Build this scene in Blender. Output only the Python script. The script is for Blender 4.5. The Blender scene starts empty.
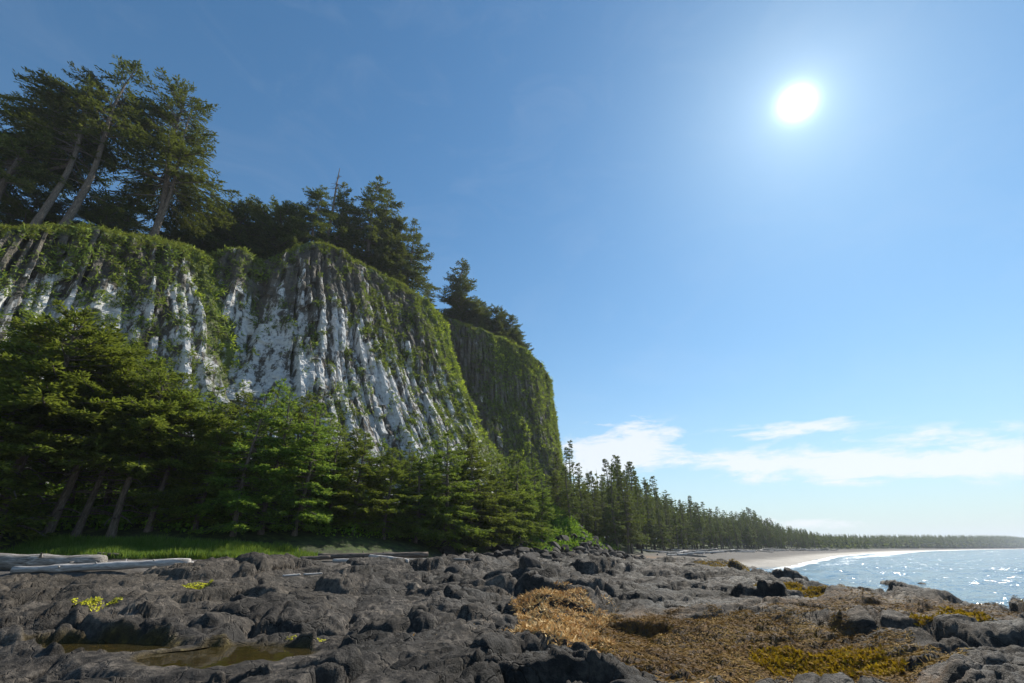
import bpy, math, random
import numpy as np
from mathutils import Vector, Matrix
R = math.radians
rng = np.random.default_rng(7)
random.seed(7)
C = bpy.context.scene
COL = C.collection
CAMZ = 3.2
PITCH = math.atan(206.3/455.1)
CP, SP = math.cos(PITCH), math.sin(PITCH)

# ------------------------------------------------------------ site survey helpers
def ray(px, py):
    a = (px-512)/455.1; u = (341.5-py)/455.1
    return np.array([a, CP-SP*u, SP+CP*u])
def pt(px, py, d):
    v = ray(px, py)*d
    return np.array([v[0], v[1], v[2]+CAMZ])
def slope(py):
    u = (341.5-py)/455.1
    return (SP+CP*u)/(CP-SP*u)

# ------------------------------------------------------------ numpy noise
def _h(ix, iy, seed=0):
    ix = np.asarray(ix).astype(np.int64); iy = np.asarray(iy).astype(np.int64)
    n = (ix*374761393 + iy*668265263 + seed*974634777) & 0xFFFFFFFF
    n = ((n ^ (n >> 13))*1274126177) & 0xFFFFFFFF
    n = ((n ^ (n >> 16))*2246822519) & 0xFFFFFFFF
    return ((n ^ (n >> 15)) & 0xFFFFFF)/float(0x1000000)
def vn(x, y, seed=0):
    x = np.asarray(x, float); y = np.asarray(y, float)
    x, y = np.broadcast_arrays(x, y)
    ix = np.floor(x); iy = np.floor(y); fx = x-ix; fy = y-iy
    fx = fx*fx*fx*(fx*(fx*6-15)+10); fy = fy*fy*fy*(fy*(fy*6-15)+10)
    a = _h(ix, iy, seed); b = _h(ix+1, iy, seed); c = _h(ix, iy+1, seed); d = _h(ix+1, iy+1, seed)
    return (a+(b-a)*fx)+((c+(d-c)*fx)-(a+(b-a)*fx))*fy
def fbm(x, y, o=4, seed=0, g=.5):
    s = 0; a = 1; t = 0
    for k in range(o):
        s = s+a*(vn(x*2.03**k+17*k, y*2.03**k-9*k, seed+k)*2-1); t += a; a *= g
    return s/t
def worley(x, y, seed=0):
    x = np.asarray(x, float); y = np.asarray(y, float)
    ix = np.floor(x); iy = np.floor(y)
    f1 = np.full(x.shape, 9.); f2 = np.full(x.shape, 9.); cx = np.zeros(x.shape); cy = np.zeros(x.shape); ox = np.zeros(x.shape); oy = np.zeros(x.shape)
    for dx in (-1, 0, 1):
        for dy in (-1, 0, 1):
            jx = ix+dx; jy = iy+dy
            qx = jx+.1+.8*_h(jx, jy, seed+1)-x; qy = jy+.1+.8*_h(jx, jy, seed+2)-y
            d = np.sqrt(qx*qx+qy*qy)
            n = d < f1
            f2 = np.where(n, f1, np.minimum(f2, d))
            cx = np.where(n, jx, cx); cy = np.where(n, jy, cy); ox = np.where(n, qx, ox); oy = np.where(n, qy, oy)
            f1 = np.where(n, d, f1)
    return f1, f2, cx, cy, ox, oy
def sst(a, b, x):
    t = np.clip((x-a)/(b-a), 0, 1); return t*t*(3-2*t)
def polydist(x, y, P):
    """distance to a polyline and a sign (positive on its left side)"""
    best = np.full(x.shape, 1e9); sg = np.ones(x.shape)
    for (ax, ay), (bx, by) in zip(P[:-1], P[1:]):
        dx, dy = bx-ax, by-ay; L2 = dx*dx+dy*dy
        t = np.clip(((x-ax)*dx+(y-ay)*dy)/L2, 0, 1)
        d = np.hypot(x-ax-t*dx, y-ay-t*dy)
        cr = dx*(y-ay)-dy*(x-ax)
        m = d < best
        best = np.where(m, d, best); sg = np.where(m, np.sign(cr), sg)
    return best*sg

# ------------------------------------------------------------ mesh helpers
def mesh_np(name, V, F, mat=None, smooth=False, attrs=None):
    me = bpy.data.meshes.new(name)
    V = np.asarray(V, np.float32).reshape(-1, 3); F = np.asarray(F, np.int32)
    k = F.shape[1]; n = len(F)
    me.vertices.add(len(V)); me.vertices.foreach_set('co', V.ravel())
    me.loops.add(n*k); me.loops.foreach_set('vertex_index', F.ravel())
    me.polygons.add(n); me.polygons.foreach_set('loop_start', np.arange(0, n*k, k, dtype=np.int32))
    me.polygons.foreach_set('loop_total', np.full(n, k, np.int32))
    me.polygons.foreach_set('use_smooth', np.full(n, smooth, bool))
    me.update(calc_edges=True)
    for an, av in (attrs or {}).items():
        a = me.attributes.new(an, 'FLOAT', 'POINT'); a.data.foreach_set('value', np.asarray(av, np.float32).ravel())
    if mat: me.materials.append(mat)
    return me
def link(name, me, parent=None):
    o = bpy.data.objects.new(name, me); COL.objects.link(o)
    if parent: o.parent = parent
    return o
def tag(o, label=None, cat=None, group=None, kind=None):
    if label: o['label'] = label
    if cat: o['category'] = cat
    if group: o['group'] = group
    if kind: o['kind'] = kind
    return o
def thing(name, label, cat, loc, group=None):
    o = bpy.data.objects.new(name, None); COL.objects.link(o); o.location = loc
    o.empty_display_size = .2
    return tag(o, label, cat, group)
def gridfaces(nr, nc):
    i = np.arange(nr*nc).reshape(nr, nc)
    return np.stack([i[:-1, :-1], i[:-1, 1:], i[1:, 1:], i[1:, :-1]], -1).reshape(-1, 4)
def nrm(v):
    return v/np.maximum(np.linalg.norm(v, axis=-1, keepdims=True), 1e-9)
def leaves(P, D, U, L, W):
    """diamond leaves: base P, direction D, up U, length L, width W"""
    S = nrm(np.cross(D, U))
    L = L[:, None]; W = W[:, None]
    V = np.stack([P, P+D*L*.45+S*W*.5, P+D*L, P+D*L*.45-S*W*.5], 1).reshape(-1, 3)
    F = np.arange(len(P)*4).reshape(-1, 4)
    return V, F
def tube(pts, rad, sides=8, jit=0):
    pts = np.asarray(pts, float); n = len(pts)
    T = nrm(np.gradient(pts, axis=0))
    ref = np.array([0, 0, 1.]) if abs(T[0][2]) < .8 else np.array([1., 0, 0])
    A = nrm(np.cross(T, ref)); B = np.cross(T, A)
    th = np.arange(sides)/sides*2*math.pi
    r = np.asarray(rad)[:, None]*(1+jit*(rng.random((n, sides))-.5))
    V = pts[:, None]+r[..., None]*(np.cos(th)[None, :, None]*A[:, None]+np.sin(th)[None, :, None]*B[:, None])
    V = V.reshape(-1, 3)
    F = []
    for i in range(n-1):
        for j in range(sides):
            k = (j+1) % sides
            F.append((i*sides+j, i*sides+k, (i+1)*sides+k, (i+1)*sides+j))
    return V, np.array(F)
class Acc:
    def __init__(s): s.V = []; s.F = []; s.n = 0
    def add(s, V, F):
        s.V.append(V); s.F.append(np.asarray(F)+s.n); s.n += len(V)
    def get(s): return np.concatenate(s.V), np.concatenate(s.F)

# ------------------------------------------------------------ materials
class N:
    def __init__(s, name):
        s.m = bpy.data.materials.new(name); s.m.use_nodes = True; s.t = s.m.node_tree; s.t.nodes.clear()
        s.out = s.n('ShaderNodeOutputMaterial')
    def n(s, ty, **k):
        x = s.t.nodes.new(ty)
        for a, b in k.items():
            if a.startswith('i_'):
                q = a[2:]; q = int(q) if q.isdigit() else q.replace('_', ' ')
                s.put(x, q, b)
            else: setattr(x, a, b)
        return x
    def put(s, x, q, b):
        if isinstance(b, bpy.types.NodeSocket): s.t.links.new(b, x.inputs[q])
        else: x.inputs[q].default_value = b
    def coord(s, sc=(1, 1, 1), src='Object'):
        m = s.n('ShaderNodeMapping', i_Scale=sc)
        if src == 'World': s.t.links.new(s.n('ShaderNodeNewGeometry').outputs['Position'], m.inputs[0])
        else: s.t.links.new(s.n('ShaderNodeTexCoord').outputs[src], m.inputs[0])
        return m.outputs[0]
    def noise(s, v, sc=1., det=4., rough=.55, dist=0.):
        return s.n('ShaderNodeTexNoise', i_Vector=v, i_Scale=sc, i_Detail=det, i_Roughness=rough, i_Distortion=dist).outputs[0]
    def ramp(s, f, st):
        r = s.n('ShaderNodeValToRGB'); e = r.color_ramp.elements
        while len(e) < len(st): e.new(.5)
        for a, (p, c) in zip(e, st):
            a.position = p; a.color = (c if len(c) == 4 else (*c, 1)) if isinstance(c, tuple) else (c, c, c, 1)
        s.t.links.new(f, r.inputs[0]); return r.outputs[0]
    def mix(s, f, a, b, bt='MIX'):
        x = s.n('ShaderNodeMix', data_type='RGBA', blend_type=bt)
        s.put(x, 0, f)
        for q, v in ((6, a), (7, b)):
            s.put(x, q, (*v, 1) if isinstance(v, tuple) and len(v) == 3 else v)
        return x.outputs[2]
    def ma(s, op, a, b=0., c=0., clamp=False):
        x = s.n('ShaderNodeMath', operation=op, use_clamp=clamp); s.put(x, 0, a); s.put(x, 1, b); s.put(x, 2, c); return x.outputs[0]
    def attr(s, name): return s.n('ShaderNodeAttribute', attribute_name=name).outputs['Fac']
    def bump(s, h, st, dist=.1, nrm=None):
        b = s.n('ShaderNodeBump', i_Height=h, i_Strength=st, i_Distance=dist)
        if nrm: s.put(b, 'Normal', nrm)
        return b.outputs[0]
    def pbsdf(s, col, rough=.8, normal=None, **k):
        p = s.n('ShaderNodeBsdfPrincipled', i_Roughness=rough, **k)
        s.put(p, 'Base Color', (*col, 1) if isinstance(col, tuple) and len(col) == 3 else col)
        if normal: s.put(p, 'Normal', normal)
        return p.outputs[0]
    def done(s, sh):
        s.t.links.new(sh, s.out.inputs[0]); return s.m

def foliage(name, dark, mid, light, trans=.35, sc=1.2, varhue=.0, tr=(.26, .32, .03), islw=.45, rough=.7):
    m = N(name)
    v = m.coord()
    big = m.noise(v, sc, 3, .6)
    isl = m.n('ShaderNodeNewGeometry').outputs['Random Per Island']
    ob = m.n('ShaderNodeObjectInfo').outputs['Random']
    f = m.ma('MULTIPLY_ADD', isl, islw, m.ma('MULTIPLY', big, .75+(.45-islw)))
    c = m.ramp(f, [(.3, dark), (.58, mid), (.85, light)])
    hs = m.n('ShaderNodeHueSaturation', i_Color=c)
    m.put(hs, 'Value', m.ma('MULTIPLY_ADD', ob, .75, .62))
    m.put(hs, 'Hue', m.ma('MULTIPLY_ADD', ob, .03+varhue, .485-varhue/2))
    c = hs.outputs[0]
    d = m.pbsdf(c, rough); d.node.inputs['Specular IOR Level'].default_value = .12
    t = m.n('ShaderNodeBsdfTranslucent')
    m.put(t, 'Color', m.mix(.5, c, tr))
    x = m.n('ShaderNodeMixShader', i_0=trans); m.t.links.new(d, x.inputs[1]); m.t.links.new(t.outputs[0], x.inputs[2])
    return m.done(x.outputs[0])

M_SPRUCE = foliage('spruce_needles', (.026, .050, .014), (.085, .125, .026), (.18, .22, .04), .46, .9)
M_SPRUCE_GREEN = foliage('spruce_needles_fresh', (.032, .072, .016), (.095, .17, .030), (.20, .28, .045), .5, .9)
M_SPRUCE_TOP = foliage('spruce_needles_weathered', (.020, .032, .012), (.055, .070, .022), (.125, .13, .04), .28, .7)
M_SPRUCE_FAR = foliage('spruce_needles_far', (.016, .032, .014), (.044, .070, .024), (.10, .13, .038), .32, .5)
M_TUSSOCK = foliage('tussock_grass', (.055, .052, .018), (.10, .13, .026), (.19, .24, .05), .35, .25)
M_LIPGRASS = foliage('cliff_lip_grass', (.10, .09, .025), (.16, .19, .03), (.28, .32, .06), .35, .22)
M_CREST = foliage('crest_moss', (.13, .15, .02), (.25, .31, .03), (.38, .44, .05), .45, .2, tr=(.4, .46, .04))
M_SCRUB = foliage('bright_scrub', (.03, .07, .01), (.09, .19, .018), (.17, .30, .03), .4, .5)
M_GRASS = foliage('beach_grass', (.05, .11, .015), (.10, .20, .03), (.18, .27, .06), .4, .8)
M_KELP = foliage('dry_kelp', (.16, .06, .022), (.42, .24, .09), (.70, .52, .27), .2, 1.0, tr=(.45, .26, .09))
M_ROCKWEED = foliage('rockweed', (.045, .024, .007), (.15, .08, .018), (.27, .165, .035), .12, .5, tr=(.24, .13, .02), islw=.2, rough=.8)
M_YWEED = foliage('yellow_rockweed', (.10, .055, .006), (.33, .205, .012), (.66, .50, .03), .25, 1.5, tr=(.5, .36, .02), rough=.8)

def bark():
    m = N('spruce_bark'); v = m.coord((6, 6, 1.2)); n = m.noise(v, 2, 6, .65)
    c = m.ramp(n, [(.3, (.035, .028, .022)), (.55, (.12, .10, .08)), (.8, (.26, .23, .19))])
    return m.done(m.pbsdf(c, .9, m.bump(n, .8, .06)))
M_BARK = bark()
def wood(name, a, b, c_):
    m = N(name); v = m.coord((1, 9, 9)); n = m.noise(v, 1.6, 8, .68, .3); n2 = m.noise(m.coord(), 1.1, 3)
    c = m.ramp(n, [(.36, a), (.5, b), (.64, c_)])
    c = m.mix(m.ramp(n2, [(.4, 0.), (.7, .6)]), c, tuple(x*.5 for x in b))
    return m.done(m.pbsdf(c, .85, m.bump(n, 1., .06)))
M_DRIFT = wood('driftwood_grey', (.08, .07, .06), (.26, .235, .21), (.48, .45, .42))
M_DRIFT_DARK = wood('driftwood_brown', (.03, .024, .02), (.12, .09, .07), (.24, .20, .17))
M_DRIFT_PALE = wood('driftwood_bleached', (.22, .19, .17), (.45, .42, .4), (.66, .63, .6))

def basalt(name='basalt', lo=(.012, .011, .010), mid=(.040, .0355, .032), hi=(.135, .116, .097), shelf=False):
    m = N(name); v = m.coord(src='World' if shelf else 'Object')
    n1 = m.noise(v, .45, 5, .6); n2 = m.noise(v, 5, 8, .7); n3 = m.noise(v, 38, 4, .7)
    f = m.ma('ADD', m.ma('MULTIPLY', n1, .45), m.ma('MULTIPLY', n2, .55))
    c = m.ramp(f, [(.38, lo), (.5, mid), (.63, hi)])
    # dusty, barnacled specks
    sp = m.ramp(n3, [(.6, 0.), (.72, 1.)])
    c = m.mix(m.ma('MULTIPLY', sp, .22), c, (.22, .19, .16))
    tone = m.ramp(m.noise(v, .38, 4, .65, .5), [(.36, .55), (.5, 1.), (.64, 1.7)])
    c = m.mix(1., c, tone, 'MULTIPLY')
    if shelf:
        crack = m.n('ShaderNodeTexVoronoi', feature='DISTANCE_TO_EDGE', i_Scale=.95)
        wv = m.n('ShaderNodeVectorMath', operation='MULTIPLY_ADD'); wn = m.n('ShaderNodeTexNoise', i_Scale=1.3, i_Detail=4.)
        m.t.links.new(v, wn.inputs[0]); m.t.links.new(wn.outputs[1], wv.inputs[0]); wv.inputs[1].default_value = (.9, .9, .9); m.t.links.new(v, wv.inputs[2])
        m.t.links.new(wv.outputs[0], crack.inputs[0])
        ce = m.ramp(crack.outputs[0], [(.0, 0.), (.022, 1.)])
        c = m.mix(m.attr('dry'), c, m.mix(.45, c, (.22, .18, .135)))
        wd = m.ma('MULTIPLY', m.attr('weed'), m.ramp(m.noise(v, 3.2, 6, .7), [(.3, .15), (.55, 1.)]))
        c = m.mix(wd, c, m.ramp(n2, [(.38, (.05, .028, .012)), (.62, (.19, .10, .034))]))
        c = m.mix(m.attr('pool'), c, m.ramp(n2, [(.35, (.03, .022, .008)), (.58, (.075, .052, .012)), (.7, (.17, .13, .025))]))
        h = m.ma('ADD', m.ma('MULTIPLY', n2, 1.), m.ma('MULTIPLY', n3, .22))
        h = m.ma('ADD', h, m.ma('MULTIPLY', ce, .35))
        nm = m.bump(h, 1., .12)
        rgh = m.ramp(n1, [(.4, .6), (.65, .9)])
        sh = m.pbsdf(c, rgh, nm); sh.node.inputs['Specular IOR Level'].default_value = .18
        return m.done(sh)
    nm = m.bump(m.ma('ADD', n2, m.ma('MULTIPLY', n3, .3)), .9, .06)
    sh = m.pbsdf(c, .85, nm); sh.node.inputs['Specular IOR Level'].default_value = .25
    return m.done(sh)
M_SHELF = basalt('basalt_shelf', shelf=True)
M_BOULDER = basalt('basalt_boulder', (.016, .014, .014), (.038, .034, .032), (.10, .085, .072))

def cliffmat():
    m = N('columnar_basalt'); p = m.coord(src='World')
    st = m.n('ShaderNodeMapping', i_Scale=(.9, .9, .16)); m.t.links.new(p, st.inputs[0]); st = st.outputs[0]
    streak = m.noise(st, 1.1, 7, .7, .2); blot = m.noise(p, .16, 6, .65, .5); fine = m.noise(p, 1.6, 6, .7)
    rock = m.ramp(m.ma('ADD', m.ma('MULTIPLY', streak, .6), m.ma('MULTIPLY', fine, .4)), [(.34, (.035, .03, .024)), (.5, (.10, .086, .066)), (.68, (.21, .185, .145))])
    lich = m.ramp(fine, [(.3, (.30, .30, .30)), (.55, (.54, .535, .52)), (.8, (.7, .69, .66))])
    w = m.ma('ADD', m.ma('MULTIPLY', streak, 1.35), m.ma('MULTIPLY', m.attr('white'), .5))
    w = m.ma('ADD', w, m.ma('MULTIPLY', fine, .3))
    wm = m.ramp(w, [(.98, 0.), (1.0, 1.)])
    x = m.n('ShaderNodeMapRange', i_1=1.09, i_2=1.21); m.put(x, 0, w); wm = x.outputs[0]
    c = m.mix(wm, rock, lich); c = m.mix(1., c, m.ramp(m.attr('tone'), [(0., .62), (1., 1.25)]), 'MULTIPLY')
    moss = m.ramp(m.noise(p, .9, 6, .7), [(.3, (.045, .05, .014)), (.55, (.10, .13, .022)), (.75, (.19, .24, .035))])
    g = m.ma('ADD', m.ma('MULTIPLY', m.attr('moss'), 1.), m.ma('MULTIPLY', m.noise(p, .75, 7, .72, .4), 1.3))
    y = m.n('ShaderNodeMapRange', i_1=.93, i_2=1.08); m.put(y, 0, g)
    c = m.mix(y.outputs[0], c, moss)
    h = m.ma('ADD', m.ma('MULTIPLY', streak, 1.), m.ma('MULTIPLY', fine, .5))
    return m.done(m.pbsdf(c, .88, m.bump(h, 1., .5)))
M_CLIFF = cliffmat()

def groundmat():
    m = N('beach_and_ground'); p = m.coord(src='World')
    n = m.noise(p, 2.5, 7, .7); b = m.noise(p, .06, 5, .6); f = m.noise(p, 14, 4, .7)
    sand = m.ramp(m.ma('ADD', m.ma('MULTIPLY', n, .5), m.ma('MULTIPLY', f, .5)), [(.36, (.04, .036, .033)), (.5, (.085, .077, .071)), (.66, (.16, .148, .138))])
    c = m.mix(m.attr('warm'), sand, m.ramp(n, [(.35, (.12, .065, .03)), (.65, (.25, .155, .085))]))
    c = m.mix(m.attr('wet'), c, (.075, .065, .055))
    fl = m.ramp(m.noise(p, 1.5, 6, .7), [(.35, (.018, .02, .009)), (.55, (.04, .06, .014)), (.72, (.09, .14, .02))])
    c = m.mix(m.attr('forest'), c, fl)
    r = m.ma('MULTIPLY_ADD', m.attr('wet'), -.3, .9)
    sh = m.pbsdf(c, r, m.bump(m.ma('ADD', n, f), .6, .08)); sh.node.inputs['Specular IOR Level'].default_value = .3
    return m.done(sh)
M_GROUND = groundmat()

def seamat():
    m = N('sea_water'); p = m.coord((1, .55, 1), src='World')
    rot = m.n('ShaderNodeMapping', i_Rotation=(0, 0, R(-25))); m.t.links.new(p, rot.inputs[0]); rot = rot.outputs[0]
    w1 = m.noise(rot, .22, 5, .6, .3); w2 = m.noise(rot, 1.6, 6, .62, .2); w3 = m.noise(rot, 7, 3, .6)
    h = m.ma('ADD', m.ma('MULTIPLY', w1, 2.2), m.ma('ADD', m.ma('MULTIPLY', w2, 1.1), m.ma('MULTIPLY', w3, .30)))
    def vec(sc, det, k_):
        n_ = m.n('ShaderNodeTexNoise', i_Vector=rot, i_Scale=sc, i_Detail=det, i_Roughness=.6)
        a_ = m.n('ShaderNodeVectorMath', operation='SUBTRACT'); m.put(a_, 0, n_.outputs[1]); a_.inputs[1].default_value = (.5, .5, .5)
        b_ = m.n('ShaderNodeVectorMath', operation='MULTIPLY'); m.put(b_, 0, a_.outputs[0]); b_.inputs[1].default_value = (k_, k_, 0)
        return b_.outputs[0]
    acc = m.n('ShaderNodeNewGeometry').outputs['Normal']
    for sc, det, k_ in ((.16, 3., .5), (1.3, 3., 1.15), (6., 3., 1.15)):
        a_ = m.n('ShaderNodeVectorMath', operation='ADD'); m.put(a_, 0, acc); m.put(a_, 1, vec(sc, det, k_)); acc = a_.outputs[0]
    a_ = m.n('ShaderNodeVectorMath', operation='NORMALIZE'); m.put(a_, 0, acc); nm = a_.outputs[0]
    foam = m.attr('foam')
    fn = m.noise(p, 1.1, 7, .75, .6)
    ff = m.ma('ADD', m.ma('MULTIPLY', foam, 1.), m.ma('MULTIPLY', fn, .75))
    x = m.n('ShaderNodeMapRange', i_1=.9, i_2=1.06); m.put(x, 0, ff); ff = x.outputs[0]
    col = m.mix(m.ramp(w1, [(.35, 0.), (.65, 1.)]), (.03, .10, .17), (.055, .14, .21))
    c = m.mix(ff, col, (.8, .82, .84))
    rg = m.ma('MULTIPLY_ADD', ff, .5, .13)
    return m.done(m.pbsdf(c, rg, nm, i_IOR=1.33))
M_SEA = seamat()
def poolmat():
    m = N('tide_pool_water'); p = m.coord(src='World')
    h = m.noise(p, 5, 3, .5)
    sh = m.pbsdf((.34, .27, .10), .02, m.bump(h, .12, .02), i_IOR=1.33)
    pr = sh.node; pr.inputs['Transmission Weight'].default_value = .92
    return m.done(sh)
M_POOL = poolmat()

# ------------------------------------------------------------ plan of the coast (metres, camera at 0,0)
SHORE = [(60, -60), (30, -20), (21, 3), (19, 12), (19.8, 19), (20, 24), (19.5, 30), (20.5, 38), (23, 46), (27, 56), (32, 68), (39, 80), (62, 110), (129, 204), (225, 318), (376, 485), (800, 880), (1565, 1530), (3000, 2700)]
FRONT = [(-90, 22), (-60, 26), (-37, 29.5), (-20, 32), (-11, 38), (-5, 48), (0, 58), (6, 70), (14, 84), (22, 98), (30, 117), (68, 178), (124, 250), (262, 405), (540, 690), (1200, 1260), (1900, 1850), (3000, 2790)]
def ground_z(x, y):
    ds = polydist(x, y, SHORE)          # left of the line = land
    df = polydist(x, y, FRONT)          # left of the line = wooded side
    z = np.where(ds > 0, np.minimum(ds*.065, 2.0), np.maximum(ds*.08, -2.0))
    z = np.where(ds > 0, z, z)
    near = sst(60, 30, y)*sst(2, -12, x)
    z = z+near*(.18+.4*sst(-5.5, -1.5, df))*sst(0, 6, ds)*sst(14, 26, y)
    z = z-1.4*np.where(x < -5, sst(-7.5, -11, df), sst(-3, -9, df))*sst(95, 70, y)*sst(0, 3, ds)      # the rock shelf covers this
    up = np.where(df > 0, df, 0)
    z = z+np.where(y < 125, np.minimum(up*.38, 9), np.minimum(up*.12, 5))
    z = z+(fbm(x*.15, y*.15, 3, 5)*.25+fbm(x*.8, y*.8, 3, 9)*.05)*sst(-2, 3, ds)
    # green bank above the boulder pile
    z = z+4.2*np.exp(-((x-8)/5.5)**2-((y-86)/8)**2)
    return z, ds, df

def polar(y0, y1, dr, a0, a1, da):
    ys = np.exp(np.arange(math.log(y0), math.log(y1), dr)); an = np.arange(a0, a1, da)
    Y, A = np.meshgrid(ys, an, indexing='ij'); return A*Y, Y
X, Y = polar(2, 3800, .011, -2.6, 2.6, .0085)
Z, ds, df = ground_z(X, Y)
wet = np.where(ds > 0, sst(14, 4, ds+2*fbm(X*.2, Y*.2, 3, 3)), 1)
warm = sst(120, 90, Y)*sst(62, 70, Y)*sst(3, 9, ds)*sst(34, 22, ds)*.9
forest = sst(-.5, 2.5, df+fbm(X*.5, Y*.5, 3, 4)*1.5)
g = link('ground', mesh_np('ground', np.stack([X, Y, Z], -1), gridfaces(*X.shape), M_GROUND, True,
     {'wet': wet, 'warm': warm, 'forest': forest}))
tag(g, kind='structure')

# ------------------------------------------------------------ sea
X, Y = polar(2, 9000, .012, -.6, 3.4, .012)
ds = polydist(X, Y, SHORE)
sw = fbm(X*.06+3, Y*.06, 2, 31)
foam = .5*sst(4, 1, np.abs(ds+1.5+2*sw))*sst(-12, -1, ds) + .36*sst(2.5, .3, np.abs(ds+9+5*sw)/np.clip(Y/60, 1, 4))*sst(40, 70, Y)+ .3*sst(2.5, .3, np.abs(ds+17+6*sw)/np.clip(Y/60, 1, 5))*sst(50, 90, Y)
foam += .35*sst(-9, -1, ds)*sst(45, 30, Y)
foam += .18*sst(-70, -20, ds)*sst(60, 110, Y)
Zs = (.10*np.sin(ds*.55+sw*6)+.10*fbm(X*.25, Y*.25, 3, 8))*sst(600, 100, Y)
Zs = Zs*sst(3, -6, ds)
sea = link('sea', mesh_np('sea', np.stack([X, Y, Zs], -1), gridfaces(*X.shape), M_SEA, True, {'foam': foam}))
tag(sea, kind='structure')

# ------------------------------------------------------------ rock shelf
POOLS = [(-5.7, 11.0, 1.5, 1.1, 1.22), (-9.0, 11.7, 1.9, .65, 1.22)]
def weedmask(x, y):
    w = fbm(x*.5, y*.5, 4, 77)*.55
    a = np.hypot((x-5.2)/3.6, (y-12.8)/4.6)
    b = np.hypot((x-12)/5, (y-17)/3.2)
    return np.clip(np.maximum(sst(1.15, .7, a+w), .6*sst(1.1, .6, b+w)), 0, 1)
def shelf_base(x, y):
    ds = polydist(x, y, SHORE)
    b = 1.45+0*x
    b += 1.05*sst(15, 28, y)*sst(2, -14, x)
    b += .35*sst(26, 50, y)*sst(26, 8, x)
    b -= .30*np.exp(-((x-4.5)/3.4)**2-((y-12)/4.5)**2)             # weedy hollow
    b += .34*np.exp(-((x-8.2)/2.8)**2-((y-8.6)/2.0)**2)            # rock at lower right
    b += .22*np.exp(-((x-16.5)/4.2)**2-((y-20.5)/2.6)**2)           # ridge against the water
    b += .18*np.exp(-((x-1)/1.4)**2-((y-7.6)/1.)**2)
    b -= .22*np.exp(-((x+7)/4.5)**2-((y-10.4)/2.4)**2)
    b = np.where(ds < 4.5, b-(1-sst(-1.5, 4.5, ds))*2.4, b)
    b -= .9*sst(48, 78, y)
    df = polydist(x, y, FRONT)
    b -= 1.2*sst(-3.5, 1, df)+1.3*sst(-9.5, -6.5, df)*sst(46, 36, y)*sst(-2, -8, x)
    return b, ds
def shelf_z(x, y, full=False):
    b, ds = shelf_base(x, y)
    wx = x+.9*fbm(x*.4, y*.4, 3, 11)+.10*fbm(x*1.7, y*1.7, 3, 21); wy = y+.9*fbm(x*.4+9, y*.4, 3, 12)+.10*fbm(x*1.7+5, y*1.7, 3, 22)
    ca, sa = math.cos(.45), math.sin(.45)
    u = wx*ca+wy*sa; v = -wx*sa+wy*ca
    calm = weedmask(x, y)
    amp = (.62+.85*vn(x*.16, y*.16, 41))*(1+.5*sst(15, 32, y))*(1-.55*np.exp(-((x+6.5)/4.5)**2-((y-10)/3)**2))*(1-.4*np.exp(-((x-9)/5)**2-((y-10)/4)**2))*(1-.3*np.exp(-((x-15)/6)**2-((y-20)/5)**2))
    h = 0*x
    for k, (su, sv, A, rr, eps, tl) in enumerate(((3.3, 2.1, .46, .72, .045, .9), (1.25, .8, .20, .8, .05, 1.1), (.5, .36, .075, .9, .07, 1.2), (.19, .13, .026, .9, .1, 1.2))):
        f1, f2, cx, cy, ox, oy = worley(u/su+k*7.3, v/sv+k*3.1, 100+k*10)
        e = 1-np.exp(-(f2-f1)/eps)
        r = _h(cx, cy, 300+k); t1 = _h(cx, cy, 400+k)-.5; t2 = _h(cx, cy, 500+k)-.5
        cell = (1-rr)+rr*1.3*(r-.15)+(t1*ox+t2*oy)*tl*1.6+.05*(1-np.clip(f1*1.15, 0, 1)**2)
        w = A*(amp if k < 2 else 1)
        if k: w = w*(.25+1.1*vn(x*.4+k*5, y*.4, 55+k))
        w = w*(1-.45*calm)
        h = h+w*(cell*e)
    h = h+.13*fbm(x*.9, y*1.3, 6, 60, .5)-.05*np.abs(fbm(x*4, y*5, 4, 61))-.14*np.abs(fbm(x*.6, y*.8, 4, 63))
    h = h-.34+.25*fbm(x*.22, y*.22, 3, 62)
    z = b+h*(1+.1*0)
    pool = 0*x
    for (px, py, rx, ry, pz) in POOLS:
        q = np.hypot((x-px)/rx, (y-py)/ry)+.3*fbm(x*1.1, y*1.1, 4, 70)
        m = sst(1.9, 1.35, q); z = np.where(m > 0, z+m*(np.maximum(z, pz+.05+.04*fbm(x*4, y*4, 2, 72))-z), z)
    for (px, py, rx, ry, pz) in POOLS:
        q = np.hypot((x-px)/rx, (y-py)/ry)+.3*fbm(x*1.1, y*1.1, 4, 70)
        m = sst(1.1, .75, q)
        z = z*(1-m)+m*np.minimum(z, pz-.14+.10*fbm(x*2.5, y*2.5, 3, 71))
        pool = np.maximum(pool, sst(1.15, .9, q))
    if full: return z, calm, pool, ds
    return z
X, Y = polar(2.4, 88, .0043, -2.15, 2.0, .0037)
Z, weed, pool, ds = shelf_z(X, Y, True)
dry = sst(-4, -16, X+.3*Y-6)*.55*sst(9, 20, Y)*(.5+.5*vn(X*.3, Y*.3, 90))
keep = gridfaces(*X.shape)
zz = Z.ravel()[keep].max(1); yy = Y.ravel()[keep[:, 0]]
dff = polydist(X, Y, FRONT).ravel()[keep[:, 0]]
keep = keep[(zz > -.7) & (dff < 1.5)]
sh = link('rock_shelf', mesh_np('rock_shelf', np.stack([X, Y, Z], -1), keep, M_SHELF, True, {'weed': weed, 'pool': pool, 'dry': dry}))
tag(sh, kind='structure')
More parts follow.
